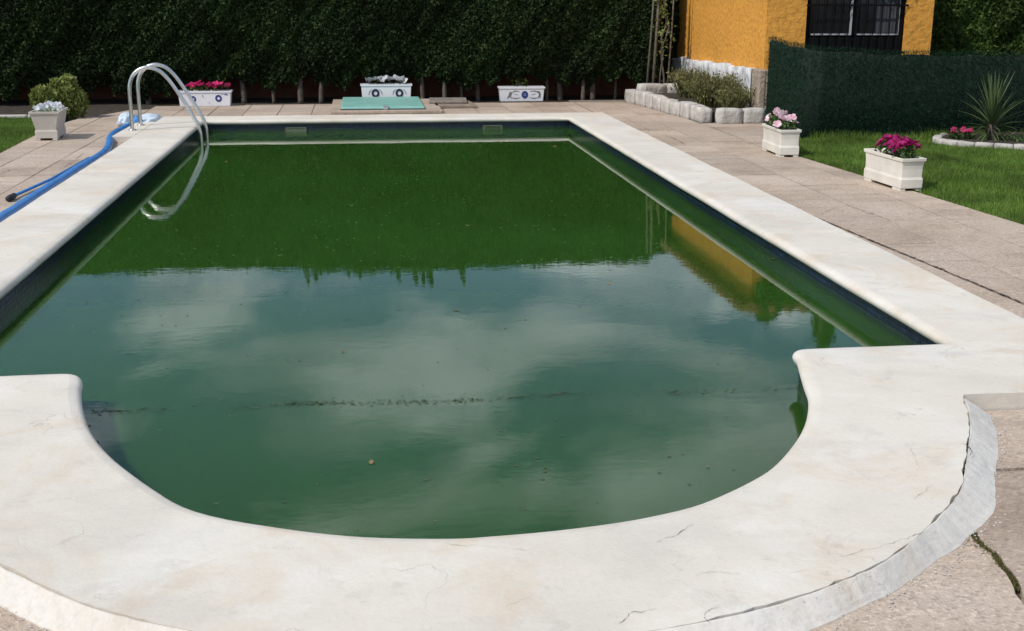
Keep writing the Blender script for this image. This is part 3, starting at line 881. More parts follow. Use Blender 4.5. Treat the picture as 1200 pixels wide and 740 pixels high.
def hedge(root, x0, x1, yf, depth, zb, zt, dens, size, m, seed, zbfun=None, topfun=None):
    A = (x1 - x0) * (zt - zb); N = int(A * dens)
    x = rng.uniform(x0, x1, N); z = rng.uniform(zb - .04, zt, N)
    bot = zb + .07 * np.sin(x * 5.3 + seed + 2 * np.sin(x * 1.3)) + .05 * np.sin(x * 17 + 2 * seed) + .03 * np.sin(x * 41)
    if zbfun is not None: bot = bot + zbfun(x)
    top = zt - .05 + .025 * np.sin(x * 1.1 + seed) + .012 * np.sin(x * 9.3 + seed)
    if topfun is not None: top = top + topfun(x)
    z = bot + (z - zb) / (zt - zb) * (top - bot)
    dpt = np.abs(rng.normal(0, .055, N))
    d = .11 * fbm(x, z, 1.4, seed) + .03 * fbm(x, z, 4, seed + 5) + .03 * fbm(x, z, 11, seed + 9)
    lip = .10 * np.clip(1 - (z - bot) / .3, 0, 1) + .25 * np.clip(1 - (top - z) / .25, 0, 1) ** 2
    y = yf - d + dpt + lip
    P = np.stack([x, y, z], 1)
    Nn = np.tile(np.array([[0, -1.0, .1]]), (N, 1))
    # the top
    N2 = int((x1 - x0) * depth * dens * .5)
    x2 = rng.uniform(x0, x1, N2); y2 = rng.uniform(yf, yf + depth, N2)
    t2 = zt - .05 + .025 * np.sin(x2 * 1.1 + seed) + .012 * np.sin(x2 * 9.3 + seed) + .02 * rng.normal(size=N2)
    if topfun is not None: t2 = t2 + topfun(x2)
    P2 = np.stack([x2, y2, t2], 1); Nn2 = np.tile(np.array([[0, -.1, 1.0]]), (N2, 1))
    # ends
    N3 = int(depth * (zt - zb) * dens * .8)
    y3 = rng.uniform(yf, yf + depth, N3); z3 = rng.uniform(zb, zt - .05, N3)
    P3 = np.concatenate([np.stack([np.full(N3, x0) + rng.normal(0, .04, N3), y3, z3], 1), np.stack([np.full(N3, x1) + rng.normal(0, .04, N3), y3, z3], 1)])
    Nn3 = np.concatenate([np.tile([[-1.0, 0, 0]], (N3, 1)), np.tile([[1.0, 0, 0]], (N3, 1))])
    v, f = spray_cloud(np.concatenate([P, P2, P3]), np.concatenate([Nn, Nn2, Nn3]), size)
    o = np_mesh('foliage', v, f, m, root); o['kind'] = 'stuff'
    mb = MB(); mb.box(x0 + .08, x1 - .08, yf + .17, yf + depth - .1, zb + .16, zt - .22)
    mb.build('inner_twigs', M_CORE, root)
HY = 18.25
hr = empty('tall_hedge', (0, 0, 0), 0, 'tall dark clipped hedge across the far side of the pool', 'hedge')
hedge(hr, -13, 4.52, HY, 1.0, .24, 2.36, 12000, .048, M_THUJA, 1.0,
      lambda x: -.12 * np.clip((-1.6 - x) / 1.5, 0, 1), lambda x: -.04 * np.clip(-x, 0, 1) + .04)
hedge(hr, 4.3, 5.04, 19.02, .4, .25, 2.40, 9000, .056, M_THUJA, 2.0)
random.seed(4)
tx = [-12., -10.6, -9.1, -7.9, -6.8, -5.6, -4.3, -3.1, -2.35, -1.72, -1.28, -.88, -.58, .12, .95, 1.28, 1.55, 1.80, 2.42, 2.88, 3.08, 3.42, 3.58, 3.95, 4.3]
for x in tx:
    h = .5; lean = random.uniform(-.05, .05); y = HY + random.uniform(.12, .3); r_ = random.choice((.022, .03, .038))
    pts = [(x, y, -.13), (x + lean * .3, y, .15), (x + lean, y + .02, .45), (x + lean * 1.4, y + .06, h + .1)]
    mb = MB(); mb.tube(catmull(pts, 3), [r_ * 1.15] * 3 + [r_] * 7, 8); mb.build('trunk', M_BARK, hr, smooth=True)
# shoots standing above the clipped top (seen mirrored in the water)
vs_ = []
for k, x in enumerate([-.92, -.80, -.72, .02 - .3, -.18, -.1, .42, .5, .78, .9, .98, 1.02, 1.16, 1.5, 1.54]):
    h = random.uniform(.15, .42); N = int(110 * h / .3)
    t = rng.uniform(0, 1, N); rr = .036 * (1 - t * .7)
    vs_.append(np.stack([x + .6 * 0 + rng.normal(0, 1, N) * rr + .03 * t, HY + .35 + rng.normal(0, 1, N) * rr, 2.3 + t * h], 1))
P = np.concatenate(vs_); v, f = spray_cloud(P, np.tile([[0, 0, 1.0]], (len(P), 1)), .05)
o = np_mesh('upright_shoots', v, f, M_THUJA, hr); o['kind'] = 'stuff'

# boundary wall behind the trunks
bw = empty('boundary_wall', (-2, 19.45, -.12), 0, 'dark reddish brick garden wall behind the trunks of the tall hedge', 'wall')
mb = MB(); mb.box(-14, 6.9, 0, .2, 0, 2.2); mb.build('wall_core', M_EARTH, bw)
bm_ = MB(); bm_.box(0, .235, -.012, .004, 0, .062); b0 = None
cnt = 0
for r_ in range(7):
    for c in range(42):
        x = -3.7 + c * .245 + (r_ % 2) * .1225
        if b0 is None: b0 = bm_.build('brick', M_EARTH, bw); o = b0
        else: o = link(b0.copy(), bw)
        o.location = (x + 2 - 0, 0, .02 + r_ * .072); cnt += 1

# second hedge on the right behind the hut
h2r = empty('tall_hedge', (0, 0, 0), 0, 'brighter green clipped hedge to the right of the ochre hut', 'hedge')
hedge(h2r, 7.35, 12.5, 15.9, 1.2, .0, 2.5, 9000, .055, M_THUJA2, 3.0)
for x in (7.7, 8.3, 8.9, 9.5, 10.1, 10.7, 11.4, 12.2, 13.):
    mb = MB(); mb.tube([(x, 16.4, -.13), (x, 16.4, 1.2)], [.04, .03], 8); mb.build('trunk', M_BARK, h2r, smooth=True)
# far tree standing beyond the hut, mirrored in the water
ft = empty('slim_tree', (9.0, 22.0, -.12), 0, 'slim dark tree rising behind the hut, seen mirrored beside the right coping', 'tree')
mb = MB(); mb.tube([(0, 0, 0), (.05, 0, 2.0), (0, 0, 4.4), (.03, 0, 6.0)], [.13, .11, .09, .03], 9); mb.build('trunk', M_BARK, ft, smooth=True)
ps = []
for k in range(34):
    z0 = 3.6 + 2.6 * random.random(); a = random.uniform(0, 2 * PI); L_ = .22 + .25 * (z0 < 4.2); n_ = 60
    t = rng.uniform(0, 1, n_); ps.append(np.stack([math.cos(a) * L_ * t + rng.normal(0, .05, n_), math.sin(a) * L_ * t + rng.normal(0, .05, n_), z0 + .15 * t + rng.normal(0, .06, n_)], 1))
P = np.concatenate(ps); v, f = spray_cloud(P, np.tile([[0, 0, 1.0]], (len(P), 1)), .11)
o = np_mesh('crown', v, f, M_THUJA, ft); o['kind'] = 'stuff'

# ------------------------------------------------------------------ ochre hut
HX, HY0, HX1, HY1, HZ = 5.05, 14.80, 7.23, 19.2, 2.13
hut = empty('garden_hut', (HX, HY0, -.12), 0, 'small ochre roughcast hut with a black barred window and white stone foot', 'hut')
def hb(mb, x0, x1, y0, y1, z0, z1): mb.box(x0 - HX, x1 - HX, y0 - HY0, y1 - HY0, z0 + .12, z1 + .12)
WX0, WX1, WZ0, WZ1 = 5.565, 6.875, .72, 1.98
mb = MB(); hb(mb, HX, HX + .22, HY0 + .2205, HY1, -.12, HZ); mb.build('wall', M_YEL, hut)
mb = MB(); hb(mb, HX, WX0, HY0, HY0 + .22, -.12, HZ); mb.build('wall', M_YEL, hut)
mb = MB(); hb(mb, WX1, HX1, HY0, HY0 + .22, -.12, HZ)
hb(mb, WX0 + .001, WX1 - .001, HY0 + .004, HY0 + .22, -.12, WZ0); hb(mb, WX0 + .001, WX1 - .001, HY0 + .004, HY0 + .22, WZ1, HZ); mb.build('wall', M_YEL, hut)
mb = MB(); hb(mb, HX1 - .22, HX1 - .001, HY0 + .222, HY1 - .003, -.12, HZ - .002); hb(mb, HX + .222, HX1 - .001, HY1 - .2, HY1 - .001, -.12, HZ - .004); mb.build('wall', M_YEL, hut)
mb = MB(); hb(mb, HX - .10, HX1 + .10, HY0 - .12, HY1 + .1, HZ + .001, HZ + .07); rf = mb.build('roof', M_ROOF, hut)
for k in range(23):       # clay tile ends along the eaves
    t = MB(); y = .0 + k * .195 - .05
    t.tube([(-.17, y, HZ + .12 + .05), (.25, y, HZ + .12 + .14)], .075, 10); t.build('roof_tile', M_ROOF, rf, smooth=True)
for k in range(11):
    t = MB(); x = .05 + k * .205
    t.tube([(x, -.20, HZ + .12 + .055), (x, .4, HZ + .12 + .12)], .072, 10); t.build('roof_tile', M_ROOF, rf, smooth=True)
# window
yw_ = HY0 + .05
mb = MB()
hb(mb, WX0 + .002, WX0 + .055, yw_, yw_ + .06, WZ0 + .002, WZ1 - .002); hb(mb, WX1 - .055, WX1 - .002, yw_, yw_ + .06, WZ0 + .002, WZ1 - .002)
hb(mb, WX0 + .056, WX1 - .056, yw_, yw_ + .06, WZ0 + .002, WZ0 + .25); hb(mb, WX0 + .056, WX1 - .056, yw_, yw_ + .06, WZ1 - .06, WZ1 - .002)
hb(mb, 6.19, 6.25, yw_, yw_ + .06, WZ0 + .271, WZ1 - .061)
win = mb.build('window', M_BLACK, hut)
for x0, x1 in ((WX0 + .057, 6.189), (6.251, WX1 - .057)):
    mb = MB(); hb(mb, x0, x1, yw_ + .035, yw_ + .04, WZ0 + .272, WZ1 - .062); mb.build('pane', M_GLASS, win)
mb = MB(); hb(mb, WX0 + .09, 6.17, yw_ + .012, yw_ + .033, WZ0 + .273, WZ0 + .292); hb(mb, 6.168, 6.182, yw_ - .006, yw_ + .033, WZ0 + .273, WZ1 - .07); mb.build('bead', M_WFRAME, win)
mb = MB(); hb(mb, 6.26, WX1 - .075, yw_ + .012, yw_ + .033, WZ0 + .273, WZ0 + .290); hb(mb, WX1 - .078, WX1 - .062, yw_ + .010, yw_ + .033, WZ0 + .273, WZ1 - .07); mb.build('bead', M_WFRAME, win)
mb = MB()
vs = []; 
for k in range(13): vs.append((WX1 - .37 + k * .022 - HX, yw_ + .028 - HY0 + (.003 if k % 2 else -.003), WZ0 + .30 + .12))
for k in range(13): vs.append((WX1 - .37 + k * .022 - HX, yw_ + .028 - HY0 + (.003 if k % 2 else -.003), WZ1 - .065 + .12))
mb.add(vs, [(k, k + 1, 14 + k, 13 + k) for k in range(12)]); mb.build('curtain', M_CURT, win)
for k in range(11):
    x = WX0 + .11 + k * .109 - HX
    mb = MB(); mb.tube([(x, -.012, WZ0 + .02 + .12), (x, -.012, WZ1 - .02 + .12)], .007, 6); mb.build('bar', M_BLACK, win)
for z in (WZ0 + .05, 1.35, WZ1 - .05):
    mb = MB(); hb(mb, WX0 - .01, WX1 + .01, HY0 - .020, HY0 - .010, z, z + .022); mb.build('crossbar', M_BLACK, win)
# white stone foot: irregular upright stones along the left wall
random.seed(12)
y = HY0 + .25; k = 0
while y < HY1:
    w = random.uniform(.55, .85); h = .70
    mb = MB(); t0 = -.078
    n_ = 6; vs = []; fs = []
    for i in range(n_ + 1):
        for j in range(n_ + 1):
            yy = y + w * i / n_ - HY0; zz = h * j / n_ + (.05 * nz(yy, 0, 2.3, 2) - .016 * yy if j == n_ else 0)
            e = min(i, n_ - i, j, n_ - j)
            vs.append((t0 + 0 + .006 * nz(yy * 1.0, zz, 4, k), yy + 0, zz))
    b = len(vs); fs = [(i * (n_ + 1) + j, i * (n_ + 1) + j + 1, (i + 1) * (n_ + 1) + j + 1, (i + 1) * (n_ + 1) + j) for i in range(n_) for j in range(n_)]
    # top cap back to the wall
    for i in range(n_ + 1): vs.append((0.001, vs[i * (n_ + 1) + n_][1], vs[i * (n_ + 1) + n_][2]))
    fs += [(i * (n_ + 1) + n_, b + i, b + i + 1, (i + 1) * (n_ + 1) + n_) for i in range(n_)]
    mb.add(vs, fs); mb.build('foot_stone', M_PLINTH, hut, smooth=True)
    y += w + .0005; k += 1
mb = MB(); mb.box(-.075, .02, -.055, .245, 0, .70); q_ = mb.build('foot_stone', M_QUOIN, hut, bevel=.02); tag(q_, 'brown corner stone')
mb = MB(); mb.box(.022, .5, -.05, .001, 0, .69); mb.build('foot_stone', M_QUOIN, hut, bevel=.015)
# climber on the front, above the frame, mirrored in the water
cl = empty('climbing_plant', (HX, HY0, -.12), 0, 'leafy green climber on the upper front of the ochre hut', 'climber')
N = 9000
P = np.stack([rng.uniform(.05, 2.3, N), -.05 - np.abs(rng.normal(0, .05, N)), rng.uniform(0, 1, N)], 1)
P[:, 2] = 1.93 + .06 * np.sin(P[:, 0] * 7) + P[:, 2] * (.44 + .08 * np.sin(P[:, 0] * 9))
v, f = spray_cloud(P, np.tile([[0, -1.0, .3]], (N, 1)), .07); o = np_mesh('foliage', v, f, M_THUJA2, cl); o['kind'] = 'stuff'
mb = MB(); mb.tube(catmull([(2.22, .35, .0), (2.21, .30, .9), (2.20, .15, 1.6), (2.19, -.05, 2.0)], 5), .018, 7); mb.build('stem', M_BARK, cl, smooth=True)

# ------------------------------------------------------------------ planting bed with stone edge beside the hut
bed = empty('stone_bed_edge', (4.3, 14.6, -.06), 0, 'low edging of white hewn stones round the bed by the ochre hut', 'stone edging')
pts = [(4.02, 17.55), (4.08, 17.2), (4.16, 16.65), (4.20, 16.1), (4.23, 15.7), (4.29, 15.28), (4.32, 14.98), (4.36, 14.62)]
path = catmull([(x, y, 0) for x, y in pts], 10)
tot = [0]
for i in range(len(path) - 1): tot.append(tot[-1] + (path[i + 1] - path[i]).length)
def pa(s_):
    for i in range(len(path) - 1):
        if tot[i + 1] >= s_: return path[i].lerp(path[i + 1], (s_ - tot[i]) / (tot[i + 1] - tot[i]))
    return path[-1]
def stone(a, b, thick, h0, h1, seed, parent, m=M_STONE, base=-.02):
    "rough block from a to b; outer face on the left of travel"
    a, b = Vector((*a, 0)), Vector((*b, 0)); t = b - a; L_ = t.length; t.normalize(); nrm = Vector((-t.y, t.x, 0))
    n_, mm = 4, 4; vs = []; fs = []
    bm2 = bmesh.new(); bmesh.ops.create_cube(bm2, size=1)
    bmesh.ops.subdivide_edges(bm2, edges=bm2.edges[:], cuts=3, use_grid_fill=True)
    for v_ in bm2.verts:
        x, y_, z = v_.co; f_ = 1 - .07 * (abs(2 * x) ** 6 + abs(2 * z) ** 6) * .5
        h = h0 + (h1 - h0) * (x + .5)
        p = a + t * ((x * (1 - .03 * abs(2 * z) ** 12) + .5) * L_) + nrm * (y_ * thick * (1 - .08 * abs(2 * z) ** 12 - .05 * abs(2 * x) ** 12) - thick / 2)
        z_ = base + (z * (1 - .04 * abs(2 * x) ** 6) + .5) * (h - base)
        q = noise.noise_vector(Vector((p.x * 9 + seed, p.y * 9, z_ * 9))) * .008
        v_.co = p + Vector((0, 0, z_)) + q
    me = bpy.data.meshes.new('stone'); bm2.to_mesh(me); bm2.free(); me.materials.append(m)
    me.polygons.foreach_set('use_smooth', [True] * len(me.polygons))
    o = bpy.data.objects.new('stone', me); link(o, parent); o.location = -Vector(parent.location) + Vector((0, 0, parent.location.z * 0 - .06 + .0))
    o.location.z = 0
    return o
s_ = 0; k = 0
random.seed(5)
while s_ < tot[-1] - .12:
    w = random.uniform(.30, .42)
    if tot[-1] - s_ - w < .15: w = tot[-1] - s_
    a, b = pa(s_ + .003), pa(s_ + w - .003)
    stone((a.x, a.y), (b.x, b.y), .15, .185 + random.uniform(-.02, .02), .185 + random.uniform(-.02, .02), k, bed)
    s_ += w; k += 1
stone((4.375, 14.555), (4.685, 14.555), .15, .19, .185, 31, bed); stone((4.695, 14.56), (4.975, 14.57), .15, .18, .19, 37, bed)
stone((4.10, 17.72), (4.52, 17.85), .14, .26, .25, 41, bed, M_STONE); stone((4.53, 17.86), (4.95, 17.9), .14, .25, .25, 43, bed)
mb = MB(); mb.prism([(4.15, 17.6), (4.35, 14.7), (4.96, 14.72), (4.96, 17.7)], -.11, .06); o = mb.build('bed_soil', M_SOIL); tag(o, kind='structure')

def strands(name, centre, rad, N, h, m, spread, label, cat, hvar=.35, lean=(0, 0)):
    root = empty(name, centre, 0, label, cat)
    a = rng.uniform(0, 2 * PI, N); r0 = rad * np.sqrt(rng.uniform(0, 1, N)) * .6
    B = np.stack([np.cos(a) * r0 * 1.0, np.sin(a) * r0, np.zeros(N)], 1)
    el = rng.uniform(0, 1, N)
    H = h * (1 - hvar * rng.uniform(0, 1, N)) * (1 - .35 * (r0 / rad) ** 2)
    out_ = np.stack([np.cos(a), np.sin(a), np.zeros(N)], 1) * (spread * rng.uniform(.1, 1, N))[:, None] * (r0 / rad + .25)[:, None] + rng.normal(0, .05, (N, 3)) * np.array([1, 1, 0])
    T = B + out_ + np.array([0, 0, 1.0]) * H[:, None] + np.array([*lean, 0])
    Mi = (B + T) / 2 + np.array([0, 0, .06]) * H[:, None] - out_ * .12
    ang = rng.uniform(0, PI, N); w = rng.uniform(.004, .008, N)
    D = np.stack([np.cos(ang), np.sin(ang), np.zeros(N)], 1) * w[:, None]
    v = np.stack([B - D * .6, B + D * .6, Mi + D, T, Mi - D], 1)
    f = np.array([[0, 1, 2], [0, 2, 4], [4, 2, 3]])
    fi = (np.arange(N)[:, None, None] * 5 + f[None]).reshape(-1, 3)
    o = np_mesh('foliage', v.reshape(-1, 3), fi, m, root); o['kind'] = 'stuff'
    # leaflets along the stems
    M_ = N * 5; pick = rng.integers(0, N, M_); t = rng.uniform(.25, 1, M_)[:, None]
    P = B[pick] * (1 - t) ** 2 + 2 * Mi[pick] * t * (1 - t) + T[pick] * t ** 2 + rng.normal(0, .012, (M_, 3))
    v, f = spray_cloud(P, np.tile([[0, 0, 1.0]], (M_, 1)), .032)
    o = np_mesh('foliage', v, f, m, root); o['kind'] = 'stuff'
    return root
strands('lavender_bush', (4.72, 16.9, .05), .32, 420, .46, M_LAV, .30, 'yellowish green lavender bush at the far end of the stone edged bed', 'bush')
strands('lavender_bush', (4.66, 15.55, .05), .40, 620, .47, M_LAV, .38, 'larger olive lavender bush in the near half of the stone edged bed', 'bush')
strands('lavender_bush', (4.74, 15.0, .05), .20, 240, .34, M_LAV, .25, 'low greyish lavender bush against the near end of the white stone foot', 'bush')

# stakes and bare climber at the far corner of the hut
random.seed(9)
stk = [((758, 97), (770, -60), .016), ((765, 98), (775, -60), .022), ((784, 72), (793, -60), .014)]
def at(u, v, Y):
    u -= 600; v -= 370
    px = u * math.cos(RL) + v * math.sin(RL); py = -u * math.sin(RL) + v * math.cos(RL)
    d = F + (R0 * px - U0 * py) / 1400; t = Y / d.y
    return Vector((0, 0, CH)) + d * t
lab = ['thin leaning wooden stake, leftmost beside the ochre hut', 'thicker grey stake just right of the thinnest one beside the hut', 'thin stake close against the far edge of the ochre wall']
for (a, b, r_), lb in zip(stk, lab):
    Y = 18.0
    A, B = at(*a, Y), at(*b, Y); A2 = A + (A - B).normalized() * max(0, (A.z + .1) / (B - A).normalized().z)
    o = MB(); o.tube([A2, A2.lerp(B, .5) + Vector((.01, 0, 0)), B], [r_, r_ * .9, r_ * .75], 8)
    ob = o.build('garden_stake', M_WOOD, None, smooth=True); tag(ob, lb, 'stake', 'stakes by the hut')
cv = empty('bare_climber', (0, 0, 0), 0, 'twisting bare climber stem with a few leaves between the stakes', 'climber')
for off in (0, 5):
    pts = [at(773 + off, 92, 18.05), at(777 - off * .5, 62, 18.05), at(775 + off, 45, 18.0), at(781 + off * .6, 28, 18.05), at(779 - off * .4, 12, 18.05), at(783, -25, 18.05)]
    mb = MB(); mb.tube(catmull([pts[0] - Vector((0, 0, .42))] + pts, 5), .013, 7); mb.build('stem', M_WOOD, cv, smooth=True)
ps = []
for (u, v_, n_) in [(777, 50, 30), (780, 20, 40), (776, 8, 30), (784, 40, 10), (772, 30, 14)]:
    c = at(u, v_, 18.0); ps.append(np.array(c)[None] + rng.normal(0, 1, (n_, 3)) * np.array([.06, .05, .10]))
P = np.concatenate(ps); v, f = spray_cloud(P, np.tile([[0, -1.0, 0]], (len(P), 1)), .06); o = np_mesh('foliage', v, f, M_BUSH, cv); o['kind'] = 'stuff'

# ------------------------------------------------------------------ green screen fence
fpath = catmull([(4.86, 14.02, 0), (4.90, 13.4, 0), (4.97, 12.97, 0), (5.25, 12.89, 0), (5.9, 12.88, 0), (7.0, 12.90, 0), (8.2, 12.9, 0), (9.6, 12.9, 0)], 12)
ftot = [0]
for i in range(len(fpath) - 1): ftot.append(ftot[-1] + (fpath[i + 1] - fpath[i]).length)
fp = np.array([(p.x, p.y) for p in fpath]); fl = np.array(ftot)
def fat(s_): return np.stack([np.interp(s_, fl, fp[:, 0]), np.interp(s_, fl, fp[:, 1])], 1)
def ftop(s_):
    k = np.interp(s_, [0, .12, .5, 1.1, 1.8, 2.2, 3.0, 4.2, 5.2, 7], [.97, .98, .95, .92, .875, .865, .85, .865, .85, .86])
    return k + .008 * np.sin(s_ * 9)
fen = empty('screen_fence', (0, 0, 0), 0, 'dark green artificial hedge screen standing on the lawn before the hut', 'fence')
ss = np.linspace(0, ftot[-1], 120); pp = fat(ss); tt = ftop(ss) - .02
v = np.concatenate([np.column_stack([pp, np.full(120, -.10)]), np.column_stack([pp, tt])])
f = np.array([[i, i + 1, 121 + i, 120 + i] for i in range(119)])
o = np_mesh('screen_backing', v, f, M_FENCEB, fen)
sl = o.modifiers.new('solid', 'SOLIDIFY'); sl.thickness = .02; sl.offset = 1
N = 90000
s1 = rng.uniform(0, ftot[-1], N); p = fat(s1); q = fat(np.clip(s1 + .02, 0, ftot[-1])); p0 = fat(np.clip(s1 - .02, 0, ftot[-1]))
tg = q - p0; tg /= np.linalg.norm(tg, axis=1)[:, None]; nr = np.stack([tg[:, 1], -tg[:, 0]], 1)
side = np.where(rng.uniform(size=N) < .85, 1, -1)
tp = ftop(s1); z = -.07 + (tp + .09) * rng.uniform(0, 1, N)
rowp = .012 * np.sin(s1 * 2 * PI / .09)          # faint vertical ribs of the rolls
off = (np.abs(rng.normal(0, .014, N)) + .012 + rowp * .6) * side
P = np.column_stack([p + nr * off[:, None], z]); Nn = np.column_stack([nr * side[:, None], np.zeros(N)])
N_ = len(P)
t = rng.normal(0, .5, (N_, 3)) + Nn * .6; t[:, 2] += rng.choice([-1, 1], N_) * 0.5 + (z > tp - .03) * .9; t /= np.linalg.norm(t, axis=1)[:, None]
sd_ = np.cross(t, rng.normal(size=(N_, 3))); sd_ /= np.linalg.norm(sd_, axis=1)[:, None]
L_ = .036 * rng.uniform(.5, 1.4, N_)[:, None]; w = .0022
vv_ = np.stack([P - sd_ * w, P + sd_ * w, P + t * L_], 1)
o = np_mesh('screen_needles', vv_.reshape(-1, 3), np.arange(3 * N_).reshape(-1, 3), M_FENCE, fen); o['kind'] = 'stuff'
for s_ in (.03, 1.18, 2.9, 4.7, 6.3):
    p = fat(np.array([s_]))[0]; mb = MB(); mb.tube([(p[0], p[1] + .03, -.12), (p[0], p[1] + .03, float(ftop(s_)) - .015)], .018, 8); mb.build('post', simple('green_post', (.015, .04, .03), .5), fen, smooth=True)

# ------------------------------------------------------------------ bed on the right lawn
kp = catmull([(6.55, 12.72, 0), (6.30, 12.45, 0), (6.26, 12.20, 0), (6.45, 11.95, 0), (6.75, 11.75, 0), (7.1, 11.6, 0), (7.6, 11.5, 0), (8.3, 11.5, 0)], 4)
ke = empty('bed_kerb', (6.3, 12.2, -.06), 0, 'low pale stone rim of the yucca bed at the right edge of the lawn', 'kerb')
for i in range(0, len(kp) - 2, 2):
    a, b = kp[i], kp[i + 2]; stone((a.x, a.y), (b.x, b.y), .09, .055, .05, 50 + i, ke, M_STONE)
mb = MB(); mb.prism([(p.x + .05, p.y + .06) for p in kp[:-1]] + [(8.3, 12.8)], -.11, -.01); o = mb.build('bed_soil', M_SOIL); tag(o, kind='structure')
# yucca with separate leaves
yx, yy = 6.74, 12.20
yu = empty('yucca', (yx, yy, -.01), 0, 'spiky green yucca in the bed at the right edge', 'yucca')
mb = MB(); mb.tube([(0, 0, -.05), (.01, 0, .08), (0, 0, .16)], [.05, .055, .04], 9); mb.build('stem', M_BARK, yu, smooth=True)
def yleaf(L_, w, droop):
    mb = MB(); n_ = 7; vs = []
    for i in range(n_ + 1):
        t = i / n_; r_ = L_ * t; zc = -droop * t ** 2.2 * L_; ww = w * (1.0 - t) ** .55 * (.55 + .9 * min(1, t * 3)) if i < n_ else .0006
        vs += [(r_, -ww, zc + ww * .45), (r_, 0, zc), (r_, ww, zc + ww * .45)]
    fs = [(3 * i + j, 3 * i + j + 3, 3 * i + j + 4, 3 * i + j + 1) for i in range(n_) for j in (0, 1)]
    mb.add(vs, fs); return mb
protos = [yleaf(.45, .0115, .25), yleaf(.40, .0105, .45), yleaf(.52, .0105, .08), yleaf(.33, .012, .7)]
pm = []
random.seed(3)
for k in range(96):
    t = k / 96; az = k * 2.39996 + random.uniform(-.2, .2)
    el = R(82) - R(100) * t ** 1.15 + random.uniform(-.1, .1)
    j = 2 if t < .25 else 0 if t < .55 else 1 if t < .8 else 3
    while len(pm) <= 3: pm.append(None)
    if pm[j] is None: o = protos[j].build('leaf', M_YUC, yu); pm[j] = o
    else: o = link(pm[j].copy(), yu)
    o.location = (0, 0, .17 - .13 * t); o.rotation_euler = (0, -el, az); s_ = random.uniform(.8, 1.1) * (1.1 if t < .1 else 1); o.scale = (s_, s_, s_)
# tall young shoots in the middle
for k in range(5):
    o = link(pm[2].copy(), yu); o.location = (0, 0, .18); o.rotation_euler = (0, -R(80 + 3 * k), k * 1.3); o.scale = (1.12 - .05 * k,) * 3

# ------------------------------------------------------------------ flowers and foliage helpers
def flower_mesh(kind, r_):
    "a few overlapping ruffled petals round a cup"
    mb = MB(); n_ = 5
    for k in range(n_):
        a = 2 * PI * k / n_; vs = [(0, 0, 0)]
        for j, da in enumerate((-.62, -.35, 0, .35, .62)):
            rr = r_ * (.8, 1, 1.05, 1, .8)[j]; vs.append((math.cos(a + da) * rr, math.sin(a + da) * rr, r_ * (.32 + .12 * ((j + k) % 2))))
        mb.add(vs, [(0, 1, 2), (0, 2, 3), (0, 3, 4), (0, 4, 5)])
    return mb
def flowers(name, loc, rz, fx, fy, n_fl, r_, m, label, cat, hz=.09, nleaf=260, mg=None, group=None, lsize=.035, fcut=1):
    root = empty(name, loc, rz, label, cat, group)
    P = np.column_stack([rng.uniform(-fx, fx, nleaf), rng.uniform(-fy, fy, nleaf), rng.uniform(-.02, hz * .8, nleaf)])
    v, f = spray_cloud(P, np.tile([[0, 0, .5]], (nleaf, 1)), lsize)
    o = np_mesh('foliage', v, f, mg or M_GREEN, root)
    pr = None
    for k in range(n_fl):
        if pr is None: o = flower_mesh('f', r_).build('flower', m, root); pr = o
        else: o = link(pr.copy(), root)
        x = -fx * fcut + 2 * fx * fcut * (k + .5) / n_fl + random.uniform(-.02, .02); y = random.uniform(-fy, fy) * .9
        z = hz * (.75 + .35 * random.random()) * (1 - .35 * abs(x / fx) ** 2)
        o.location = (x, y, z); o.rotation_euler = (random.uniform(-.9, .9), random.uniform(-.9, .9), random.uniform(0, 6)); s_ = random.uniform(.8, 1.2); o.scale = (s_,) * 3
    return root
